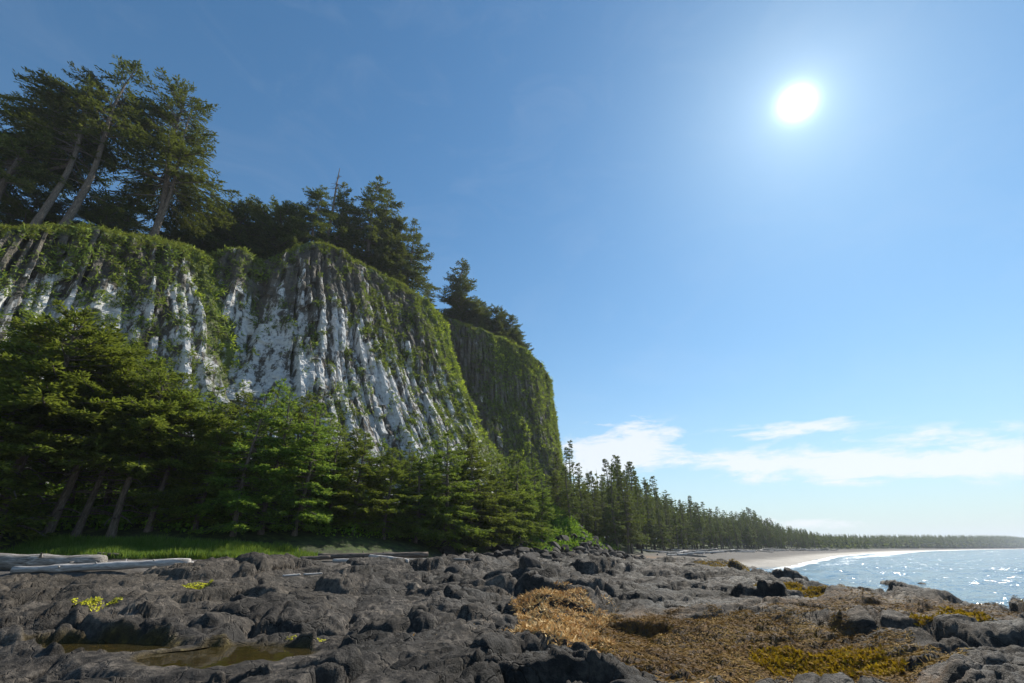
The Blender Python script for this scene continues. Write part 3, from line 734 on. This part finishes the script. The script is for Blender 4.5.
ROW1 = [(-60, 29, 345, 'full', 1, 1.1), (-12, 31, 318, 'lean', 1, 1.15), (48, 33, 352, 'lean', 0, 1.1), (78, 34, 362, 'lean', 1, 1.), (112, 34, 372, 'lean', 0, 1.), (150, 35.5, 390, 'lean', 1, 1.05), (196, 36.5, 404, 'full', 3, 1.05), (232, 36.5, 392, 'full', 0, 1.),
        (262, 38, 388, 'full', 2, 1.), (296, 39, 404, 'full', 0, 1.05), (326, 42, 424, 'full', 2, 1.), (352, 43, 432, 'full', 1, 1.1), (384, 45, 447, 'full', 3, 1.05), (415, 48, 446, 'full', 1, 1.1), (443, 50, 432, 'full', 0, 1.1), (470, 55, 448, 'full', 3, 1.1), (496, 60, 458, 'full', 1, 1.05), (518, 66, 454, 'full', 0, 1.05), (543, 74, 470, 'full', 2, 1.)]
for i, (px, Yd, pyt, kd, vi, wd) in enumerate(ROW1):
    look = {'full': ['bushy green', 'broad olive', 'narrow green', 'wide dark'][vi % 4], 'lean': 'leaning bare trunked'}[kd]
    foot(px, Yd, pyt, kd, vi, f'{look} spruce in the front row under the cliff, {ORD[i]} from the left', wd)
ROW2 = [(-35, 36, 322), (20, 38, 334), (62, 39, 342), (100, 40, 352), (140, 41, 372), (178, 42, 385), (214, 43, 392), (248, 43, 376), (280, 46, 394), (312, 48, 412), (340, 50, 428), (368, 52, 436), (398, 55, 440), (430, 58, 440), (458, 62, 434), (484, 66, 452), (508, 72, 450), (530, 80, 458), (552, 88, 470)]
for i, (px, Yd, pyt) in enumerate(ROW2):
    foot(px+6, Yd, pyt, 'full' if px > 130 or i % 2 else 'lean', i*3+1, f'spruce seen over the front row under the cliff, {ORD[i]} from the left', 1.05, group='second row of spruces under the cliff')
MIDR = [(150, 38, 398), (184, 39, 398), (216, 39, 404), (246, 40, 384), (271, 41, 392), (304, 43, 398), (332, 45, 420), (360, 47, 430), (376, 48, 440), (405, 50, 444), (428, 53, 436), (455, 55, 438), (478, 60, 446), (504, 65, 452), (526, 71, 455)]
for i, (px, Yd, pyt) in enumerate(MIDR):
    foot(px, Yd, pyt+4, 'full', (0, 2, 2, 0, 2)[i % 5], f'slim fresh green spruce wedged just behind the front row, {ORD[i]} from the left', .82, group='slim spruces just behind the front row')
ROW3 = [(569, 84, 446, 0), (583, 92, 462, 1), (574, 100, 440, 2), (596, 100, 470, 0), (606, 108, 474, 2), (560, 104, 452, 1)]
for i, (px, Yd, pyt, vi) in enumerate(ROW3):
    foot(px, Yd, pyt, 'narrow', vi, f'slim dark spruce beyond the far buttress, {ORD[i]} along the bank above the boulders', 1., group='spruces right of the far buttress')

# --- treeline behind the beach
def along(P, step, t0, t1):
    P = np.array(P, float); sg = np.hypot(*np.diff(P, axis=0).T); cs = np.concatenate([[0], np.cumsum(sg)])
    t = np.arange(t0, min(t1, cs[-1]), step); i = np.clip(np.searchsorted(cs, t, 'right')-1, 0, len(sg)-1)
    f = ((t-cs[i])/sg[i])[:, None]; d = (P[i+1]-P[i])/sg[i][:, None]
    return P[i]*(1-f)+P[i+1]*f, np.stack([-d[:, 1], d[:, 0]], -1), t
L0 = FRONT[9:]
def top_target(px):      # height of the skyline (py) along the picture, from the survey
    return np.interp(px, [600, 625, 650, 680, 700, 730, 757, 775, 800, 830, 870, 900, 1024], [470, 462, 474, 498, 502, 512, 508, 520, 527, 533, 534, 534, 535])
cnt = 0
def pxof(x, y): return 512+455.1*x/(y*CP)
rows = [(1.5, 5.2, 0, 330), (7, 6, 2, 330), (13, 6.5, 1, 300)]
for ri, (off, step, ph, tmax) in enumerate(rows):
    P, Nl, t = along(L0, step, 2+ph, tmax)
    for i in range(len(P)):
        x, y = P[i]+Nl[i]*(off+random.uniform(-1.5, 1.5))
        px = pxof(x, y)
        if px < 585 and y > 200: continue
        tgt = (slope(top_target(px))*y+CAMZ)-gz(x, y)
        H = tgt*random.uniform(.62, 1.04) if ri < 2 else tgt*random.uniform(.7, 1.12)
        H = min(max(H, 9), 31)
        bare = y > 150 and random.random() < .55
        v = random.choice(VAR['bare'] if bare else VAR['narrow'])
        z = gz(x, y)
        if y < 150:
            lab = 'dark spruce of the dense stand where the beach meets the boulder pile'; gr = 'spruces at the near end of the beach'
        elif bare:
            lab = 'tall spruce with a pale bare lower trunk in the treeline behind the beach'; gr = 'bare trunked spruces behind the beach'
        else:
            lab = 'full crowned dark spruce in the long treeline behind the beach'; gr = 'full crowned spruces behind the beach'
        spruce((x, y, z-.2), H, v, lab, gr, wide=random.uniform(.85, 1.15), tilt=(random.uniform(-.05, .03), 0)); cnt += 1
print('treeline trees', cnt)
SPECIAL = [(612, 122, 458, 0, 'tall slim spruce rising above its neighbours, left of the twin pointed pair'), (625, 128, 456, 2, 'left one of two tall pointed spruces against the white cloud'), (638, 134, 461, 1, 'right one of two tall pointed spruces against the white cloud'), (757, 280, 508, 1, 'tall ragged spruce standing above the treeline midway along the beach'), (697, 185, 495, 0, 'pale trunked spruce poking above the treeline at the beach start')]
for (px, Yd, pyt, vi, lab) in SPECIAL:
    foot(px, Yd, pyt, 'narrow' if vi != 9 else 'bare', vi, lab, 1.15, group='spruces standing above the treeline')

# --- far woods as one mass: small conifers with tiered crowns, thousands of them
def farwoods():
    P, Nl, t = along(L0, 3.2, 12, 3400)
    pts = []
    for row in range(7):
        k = rng.random(len(P)) < (1 if row < 5 else .8)
        o = (3+row*9+rng.random(len(P))*7)
        if row < 2: k &= (t > 315)
        q = P+Nl*o[:, None]+rng.normal(size=P.shape)*1.5
        pts.append(q[k])
    q = np.concatenate(pts); n = len(q)
    z = ground_z(q[:, 0], q[:, 1])[0]
    tgt = slope(top_target(np.clip(pxof(q[:, 0], q[:, 1]), 600, 1024)))*q[:, 1]+CAMZ-z
    H = np.clip(tgt*(.62+.42*rng.random(n)**3), 9, 40)
    tiers = 8; lv = 7
    ii = np.repeat(np.arange(n), tiers*lv); m = len(ii)
    ti = np.tile(np.repeat(np.arange(tiers), lv), n); a = rng.random(m)*6.283
    h = .12+.84*(ti+rng.random(m))/tiers
    rad = H[ii]*.18*(1.02-h)*(.6+.8*rng.random(m))+.25
    base = np.stack([q[ii, 0], q[ii, 1], z[ii]+H[ii]*h], -1)
    D = np.stack([np.cos(a), np.sin(a), -.25+.5*rng.random(m)], -1)
    V, F = leaves(base-D*.2, D, nrm(np.array([0, 0, .6])+rng.normal(size=(m, 3))*.7), rad*1.6, rad*.95)
    # leaders and stems
    S_ = rng.random(n)*.3
    V2, F2 = leaves(np.stack([q[:, 0], q[:, 1], z], -1), np.tile([[0, 0, 1.]], (n, 1)), nrm(rng.normal(size=(n, 3))), H*1.04, H*.035)
    o = link('far_woods', mesh_np('far_woods', np.concatenate([V, V2]), np.concatenate([F, F2+len(V)]), M_SPRUCE_FAR))
    tag(o, 'continuous dark conifer woods along the far side of the bay', kind='stuff')
    print('far woods', n, len(F))
farwoods()

# ------------------------------------------------------------ scrub, grass
def scrub():
    n = 26000
    x = rng.uniform(-62, 24, n); y = rng.uniform(29, 112, n)
    z, ds, df = ground_z(x, y)
    ok = (df > np.where(y > 62, 1.2, 4.)) & (df < 18) & (y < 112); x, y, z, df = x[ok], y[ok], z[ok], df[ok]
    dens = vn(x*.25, y*.25, 500)
    ok = dens > .33; x, y, z = x[ok], y[ok], z[ok]
    n = len(x); per = 11; i = np.repeat(np.arange(n), per); m = len(i)
    hgt = .35+.75*vn(x*.4, y*.4, 501)
    P = np.stack([x[i]+rng.normal(size=m)*.3, y[i]+rng.normal(size=m)*.3, z[i]+rng.random(m)*hgt[i]*1.3], -1)
    D = nrm(rng.normal(size=(m, 3))+[0, 0, .3]); V, F = leaves(P, D, nrm(rng.normal(size=(m, 3))+[0, 0, 1]), .2+.2*rng.random(m), .13+.12*rng.random(m))
    o = link('undergrowth', mesh_np('undergrowth', V, F, M_SCRUB)); tag(o, 'bright green leafy undergrowth between the tree trunks and on the bank', kind='stuff')
scrub()
def bank():
    n = 9000
    x = rng.normal(7.5, 5, n); y = rng.normal(82, 6.5, n)
    z, ds, df = ground_z(x, y); ok = (df > .5) & (y > 68); x, y, z = x[ok], y[ok], z[ok]; n = len(x)
    per = 9; i = np.repeat(np.arange(n), per); m = len(i)
    P = np.stack([x[i]+rng.normal(size=m)*.35, y[i]+rng.normal(size=m)*.35, z[i]+rng.random(m)*.9], -1)
    V, F = leaves(P, nrm(rng.normal(size=(m, 3))+[0, 0, .5]), nrm(rng.normal(size=(m, 3))+[0, 0, 1]), .3+.3*rng.random(m), .2+.15*rng.random(m))
    o = link('bank_vegetation', mesh_np('bank_vegetation', V, F, M_SCRUB)); tag(o, 'lush bright green plants on the bank above the boulder pile', kind='stuff')
bank()
def beachgrass():
    n = 60000
    x = rng.uniform(-31, -13.5, n); y = rng.uniform(26.5, 36, n)
    df = polydist(x, y, FRONT); w = fbm(x*.35, y*.35, 3, 510)
    ok = (df > -2.4+w*1.6+np.abs(x+24)*.07) & (df < 2.2)
    # thin spots along the rest of the wood's edge
    x, y = x[ok], y[ok]; n = len(x); z = ground_z(x, y)[0]
    D = nrm(np.stack([rng.normal(size=n)*.3-.12, rng.normal(size=n)*.3, np.ones(n)], -1))
    hh = (.35+.4*rng.random(n))*(.6+.6*vn(x*.5, y*.5, 511))
    V, F = leaves(np.stack([x, y, z-.03], -1), D, nrm(rng.normal(size=(n, 3))), hh, .03+.03*rng.random(n))
    o = link('beach_grass', mesh_np('beach_grass', V, F, M_GRASS)); tag(o, 'strip of tall green beach grass behind the driftwood logs', kind='stuff')
    print('grass', n)
beachgrass()

# ------------------------------------------------------------ boulders
def boulder_mesh(name, seed, cuts=11):
    import bmesh
    g = np.random.default_rng(seed)
    bm = bmesh.new(); bmesh.ops.create_icosphere(bm, subdivisions=4, radius=1)
    V = np.array([v.co[:] for v in bm.verts])
    for _ in range(cuts):
        nn = nrm(g.normal(size=3)); d = .55+.3*g.random()
        k = V@nn-d; V = V-np.where(k > 0, k, 0)[:, None]*nn*.93
    V = V*np.array([1., .8+.3*g.random(), .62+.25*g.random()])
    V = V*(1+.05*fbm(V[:, 0]*2.5+seed, V[:, 1]*2.5+V[:, 2]*2, 4, seed))[:, None]
    for v, c in zip(bm.verts, V): v.co = c
    me = bpy.data.meshes.new(name); bm.to_mesh(me); bm.free(); me.materials.append(M_BOULDER)
    for p_ in me.polygons: p_.use_smooth = True
    return me
BM = [boulder_mesh('boulder', 40+i) for i in range(9)]
def boulder(x, y, z, sz, label, group, i=None):
    o = link('boulder', BM[random.randrange(9) if i is None else i]); o.location = (x, y, z)
    o.rotation_euler = (random.uniform(-.5, .5), random.uniform(-.5, .5), random.random()*6.28)
    o.scale = (sz*random.uniform(.8, 1.3), sz*random.uniform(.8, 1.2), sz*random.uniform(.75, 1.15))
    return tag(o, label, 'boulder', group)
nb = 0
while nb < 235:
    t = random.random()
    # the pile hugs the bank from x -4 to 26
    P, Nl, _ = along(FRONT[5:10], .5, 0, 100)
    i = random.randrange(len(P)); off = random.triangular(-4.5, 4.0, -1.0)
    x, y = P[i]+Nl[i]*off
    if random.random() < .35 and y < 62: continue
    hmax = 1.3*math.exp(-((y-80)/14)**2)
    base = max(gz(x, y), float(shelf_z(np.array([x]), np.array([y]))[0]))
    boulder(x, y, base+random.random()**2*.4+hmax*max(0, 1-abs(off-1.2)/3.2)*.8, random.uniform(.4, 1.15), 'dark angular boulder in the pile heaped below the green bank', 'boulders heaped below the bank'); nb += 1
LB = [(1.5, 7.55, .36, 'smooth dark boulder at the very front of the shelf, below the kelp'), (.9, 25, .8, 'blocky dark boulder standing proud in the middle of the shelf'), (-3.6, 30, .6, 'dark rounded boulder on the shelf in front of the small logs'),
      (-9, 17.5, .5, 'dark weathered boulder on the left shelf behind the tide pools'), (17.3, 21.8, .62, 'flat topped black rock rising against the water'), (-.3, 12.9, .24, 'small dark boulder at the left side of the dried kelp'), (4, 33, .55, 'dark boulder on the far shelf below the pile')]
for (x, y, sz, lab) in LB:
    z = float(shelf_z(np.array([float(x)]), np.array([float(y)]))[0]); boulder(x, y, z+sz*.1, sz, lab, None)

# ------------------------------------------------------------ driftwood
def log_mesh(L, r0, r1, seed, knots=4, bend=.03, mat=M_DRIFT):
    g = np.random.default_rng(seed); n = max(10, int(L*2.5)); t = np.linspace(0, 1, n)
    pts = np.stack([t*L, bend*L*np.sin(t*3+seed)*.4, .3*bend*L*np.sin(t*4.2+seed*2)*.4], -1)
    r = (r0+(r1-r0)*t)*(1+.08*np.sin(t*21+seed)+.05*g.normal(size=n)); sd = 14
    V, F = tube(pts, r, sd, .1)
    c0 = pts[0]-[.03, 0, 0]; c1 = pts[-1]+[.03, 0, 0]
    nv = len(V); V = np.concatenate([V, [c0, c1]])
    E = [(nv, (j+1) % sd, j, j) for j in range(sd)]
    F = [tuple(f) for f in F]; T3 = [(nv, (j+1) % sd, j) for j in range(sd)]+[(nv+1, (n-1)*sd+j, (n-1)*sd+(j+1) % sd) for j in range(sd)]
    V = [tuple(v) for v in V]
    for k in range(knots):
        u = .1+.8*g.random(); a = g.random()*3.6-.3; b = np.array([u*L, 0, 0]); rr = (r0+(r1-r0)*u)
        d = np.array([.3*g.normal(), math.cos(a), math.sin(a)]); kv, kf = tube(np.array([b+d*rr*.6, b+d*rr*1.25, b+d*rr*(1.35+.6*g.random())]), [rr*.28, rr*.2, rr*.1], 6)
        o = len(V); V += [tuple(v) for v in kv]; F += [tuple(int(i)+o for i in f) for f in kf]
    me = bpy.data.meshes.new('driftwood_log'); me.from_pydata(V, [], F+T3); me.materials.append(mat)
    for p_ in me.polygons: p_.use_smooth = True
    return me
def drift(a, b, r0, r1, label, mat=M_DRIFT, seed=1, knots=4, group=None, name='driftwood_log', lift=0):
    a = np.array(a, float); b = np.array(b, float)
    L = np.linalg.norm(b-a); o = link(name, log_mesh(L, r0, r1, seed, knots, mat=mat)); o.location = a+[0, 0, lift]
    o.rotation_euler = Vector(b-a).to_track_quat('X', 'Z').to_euler(); return tag(o, label, 'log' , group)
def top(x, y):
    return max(gz(x, y), float(shelf_z(np.array([float(x)]), np.array([float(y)]))[0]))
def onray(px, py, Yd):
    v = ray(px, py); k_ = Yd/v[1]; return (v[0]*k_, Yd, CAMZ+v[2]*k_)
def dlog(p1, p2, Y1, Y2, r0, r1, lab, mat=M_DRIFT, seed=1, knots=3, group='driftwood logs by the trees'):
    a = onray(*p1, Y1); b = onray(*p2, Y2); drift(a, b, r0, r1, lab, mat, seed, knots, group)
dlog((-60, 561.5), (104, 562), 25.5, 26, .42, .33, 'thick grey weathered driftwood log at the left, behind the longer thinner one', M_DRIFT, 1, 4)
dlog((12, 569.5), (190, 563), 23.5, 24.5, .15, .20, 'long thin pale driftwood log lying in front of the thick grey log', M_DRIFT_PALE, 2, 5)
dlog((172, 564), (193, 563.5), 25.2, 25.6, .13, .11, 'short broken pale log piece at the end of the long thin log', M_DRIFT_PALE, 3, 1)
dlog((98, 554), (118, 554.5), 29, 29, .10, .08, 'small brown log piece in the grass behind the thick log', M_DRIFT_DARK, 4, 0)
dlog((242, 561), (267, 560), 28.5, 28.7, .09, .07, 'short bleached log at the right end of the grass strip', M_DRIFT_PALE, 5, 0)
dlog((276, 559.5), (300, 559), 31, 31, .08, .06, 'thin white driftwood pole right of the grass strip', M_DRIFT_PALE, 6, 0)
dlog((300, 559), (330, 557), 32, 32.5, .14, .12, 'dark short log left of the long brown log', M_DRIFT_DARK, 7, 1)
dlog((318, 556.3), (428, 555), 33.5, 34.5, .21, .17, 'long brown driftwood log against the tree edge', M_DRIFT_DARK, 8, 4)
dlog((370, 556.5), (408, 561), 32.5, 30, .15, .13, 'bleached log lying aslant on the long brown log', M_DRIFT_PALE, 9, 2)
dlog((333, 561), (376, 560), 31, 31.5, .13, .10, 'pale pinkish log in front of the long brown log', M_DRIFT_PALE, 10, 1)
dlog((405, 560.5), (440, 559), 33, 34, .10, .08, 'grey log piece right of the slanting bleached log', M_DRIFT, 11, 1)
dlog((454, 559), (512, 562.5), 40, 38, .10, .07, 'long thin grey log at the left foot of the boulder pile', M_DRIFT, 12, 2)
dlog((283, 576), (300, 574.5), 22, 22.3, .05, .04, 'thin white stick on the bare rocks, left of a similar one', M_DRIFT_PALE, 13, 0)
dlog((304, 574.5), (322, 573.3), 22.5, 22.8, .05, .03, 'thin white stick on the bare rocks, right of a similar one', M_DRIFT_PALE, 14, 0)
# scattered driftwood along the top of the beach
LM = [log_mesh(4+2*i, .16+.05*i, .12+.03*i, 60+i, 2, mat=[M_DRIFT_PALE, M_DRIFT][i % 2]) for i in range(4)]
P, Nl, t = along(FRONT[10:], 1.7, 2, 330)
for i in range(0, len(P)):
    x, y = P[i]-Nl[i]*random.uniform(1, 8)
    o = link('driftwood_log', LM[i % 4]); o.location = (x, y, gz(x, y)+.2); o.rotation_euler = (random.random(), random.uniform(-.1, .1), random.random()*3.14)
    tag(o, 'grey driftwood log among many along the top of the far beach', 'log', 'driftwood logs along the far beach')

# ------------------------------------------------------------ sky, sun, air
SUN = ray(797, 103); SUN = SUN/np.linalg.norm(SUN)
el = math.asin(SUN[2]); az = math.atan2(SUN[0], SUN[1])
w = bpy.data.worlds.new('World'); C.world = w; w.use_nodes = True
wt = w.node_tree; wt.nodes.clear()
W_ = N.__new__(N); W_.t = wt
wo = W_.n('ShaderNodeOutputWorld')
sky = W_.n('ShaderNodeTexSky', sky_type='NISHITA', sun_disc=False, sun_elevation=el, sun_rotation=az, air_density=1.0, dust_density=.15, ozone_density=2.5, altitude=0)
tc = W_.n('ShaderNodeTexCoord').outputs['Generated']
sep = W_.n('ShaderNodeSeparateXYZ'); W_.put(sep, 0, tc)
elv = W_.ma('ARCSINE', sep.outputs[2]); azm = W_.ma('ARCTAN2', sep.outputs[0], sep.outputs[1])
cv = W_.n('ShaderNodeCombineXYZ'); W_.put(cv, 0, W_.ma('MULTIPLY', azm, 4.0)); W_.put(cv, 1, W_.ma('MULTIPLY', elv, 15.))
cn = W_.noise(cv.outputs[0], 1.9, 11, .68, .3)
def blob(a0, e0, ra, re):
    a_ = W_.ma('DIVIDE', W_.ma('SUBTRACT', azm, a0), ra); e_ = W_.ma('DIVIDE', W_.ma('SUBTRACT', elv, e0), re)
    q = W_.ma('ADD', W_.ma('MULTIPLY', a_, a_), W_.ma('MULTIPLY', e_, e_))
    return W_.ma('EXPONENT', W_.ma('MULTIPLY', q, -1.))
def azel(px, py):
    v = ray(px, py); return math.atan2(v[0], v[1]), math.atan2(v[2], math.hypot(v[0], v[1]))
tot = None
for (px, py, ra, re, g_) in [(630, 443, .10, .05, .44), (590, 465, .09, .045, .34), (790, 428, .11, .018, .30), (790, 460, .20, .03, .34), (900, 466, .2, .022, .3), (1010, 462, .16, .02, .28), (960, 430, .12, .014, .14), (1080, 450, .15, .03, .2), (800, 522, .09, .010, .26), (840, 524, .07, .008, .2), (560, 480, .08, .04, .1)]:
    a0, e0 = azel(px, py); b = W_.ma('MULTIPLY', blob(a0, e0, ra, re), g_*1.75); tot = b if tot is None else W_.ma('ADD', tot, b)
cm_ = W_.n('ShaderNodeMapRange', i_1=.74, i_2=1.15); W_.put(cm_, 0, W_.ma('ADD', W_.ma('MULTIPLY_ADD', cn, 2.4, -.70), tot))
# thin high cirrus
cv2 = W_.n('ShaderNodeCombineXYZ'); W_.put(cv2, 0, W_.ma('MULTIPLY', azm, 3.)); W_.put(cv2, 1, W_.ma('MULTIPLY', elv, 7.))
ci = W_.n('ShaderNodeMapRange', i_1=.5, i_2=.9, i_4=.06); W_.put(ci, 0, W_.noise(cv2.outputs[0], 1.3, 8, .6, .8))
gate = W_.n('ShaderNodeMapRange', i_1=.05, i_2=.3); W_.put(gate, 0, tot)
cl_f = W_.ma('MAXIMUM', W_.ma('MULTIPLY', W_.ma('MULTIPLY', cm_.outputs[0], gate.outputs[0]), .78), ci.outputs[0])
CLOUD = 7.0
skyc = W_.n('ShaderNodeHueSaturation', i_Saturation=1.12, i_Value=1.); W_.put(skyc, 'Color', sky.outputs[0])
cmix = W_.mix(cl_f, W_.mix(W_.ma('MULTIPLY', W_.ma('EXPONENT', W_.ma('MULTIPLY', W_.ma('MAXIMUM', elv, 0.), -5.5)), .92), W_.mix(1., skyc.outputs[0], (.72, .98, .97), 'MULTIPLY'), (4.3, 4.5, 4.7)), (CLOUD, CLOUD*1.01, CLOUD*1.03))
# sun disc and aureole
dot = W_.n('ShaderNodeVectorMath', operation='DOT_PRODUCT'); W_.put(dot, 0, tc); dot.inputs[1].default_value = tuple(SUN)
ang = W_.ma('ARCCOSINE', W_.ma('MINIMUM', dot.outputs['Value'], 1.))
g1 = W_.ma('MULTIPLY', W_.ma('EXPONENT', W_.ma('MULTIPLY', ang, -1/.0075)), 130.)
g2 = W_.ma('MULTIPLY', W_.ma('EXPONENT', W_.ma('MULTIPLY', ang, -1/.17)), 1.1)
gs = W_.ma('ADD', W_.ma('ADD', g1, g2), W_.ma('MULTIPLY', W_.ma('EXPONENT', W_.ma('MULTIPLY', ang, -1/.035)), 4.))
gc = W_.n('ShaderNodeCombineColor'); 
for q in range(3): W_.put(gc, q, W_.ma('MULTIPLY', gs, (.86, .97, 1.)[q]))
fin = W_.mix(1., cmix, gc.outputs[0], 'ADD')
bg = W_.n('ShaderNodeBackground', i_Strength=.10); W_.put(bg, 'Color', fin); wt.links.new(bg.outputs[0], wo.inputs[0])

sl = bpy.data.lights.new('sun', 'SUN'); sl.energy = 5.0; sl.angle = R(.53); sl.color = (1, .93, .80)
so = bpy.data.objects.new('sun', sl); COL.objects.link(so); so.rotation_euler = Vector(SUN).to_track_quat('Z', 'Y').to_euler(); so.location = (0, 0, 200)

HAZE = True
if HAZE:
    m = bpy.data.materials.new('haze'); m.use_nodes = True; nt = m.node_tree; nt.nodes.clear()
    o_ = nt.nodes.new('ShaderNodeOutputMaterial'); v_ = nt.nodes.new('ShaderNodeVolumePrincipled')
    v_.inputs['Color'].default_value = (.78, .86, 1., 1); v_.inputs['Density'].default_value = .00015; v_.inputs['Anisotropy'].default_value = .3
    nt.links.new(v_.outputs[0], o_.inputs['Volume'])
    x0, x1, y0, y1, z0, z1 = -10500, 31500, -200, 9500, -4, 125
    V = [(x, y, z) for x in (x0, x1) for y in (y0, y1) for z in (z0, z1)]
    F = [(0, 1, 3, 2), (4, 6, 7, 5), (0, 4, 5, 1), (2, 3, 7, 6), (0, 2, 6, 4), (1, 5, 7, 3)]
    me = bpy.data.meshes.new('haze'); me.from_pydata(V, [], F); me.materials.append(m)
    tag(link('haze', me), kind='stuff')

cam = bpy.data.cameras.new('camera'); cam.sensor_width = 36; cam.lens = 16; cam.clip_end = 60000; cam.clip_start = .1
co = bpy.data.objects.new('camera', cam); COL.objects.link(co); co.location = (0, 0, CAMZ); co.rotation_euler = (R(90)+PITCH, 0, 0)
C.camera = co
C.view_settings.view_transform = 'Standard'; C.view_settings.look = 'None'; C.view_settings.exposure = .5; C.view_settings.gamma = 1
C.render.engine = 'CYCLES'
C.cycles.use_denoising = True
C.cycles.max_bounces = 6; C.cycles.diffuse_bounces = 3; C.cycles.glossy_bounces = 2; C.cycles.transmission_bounces = 4; C.cycles.volume_bounces = 0; C.cycles.transparent_max_bounces = 4
C.cycles.sample_clamp_indirect = 4
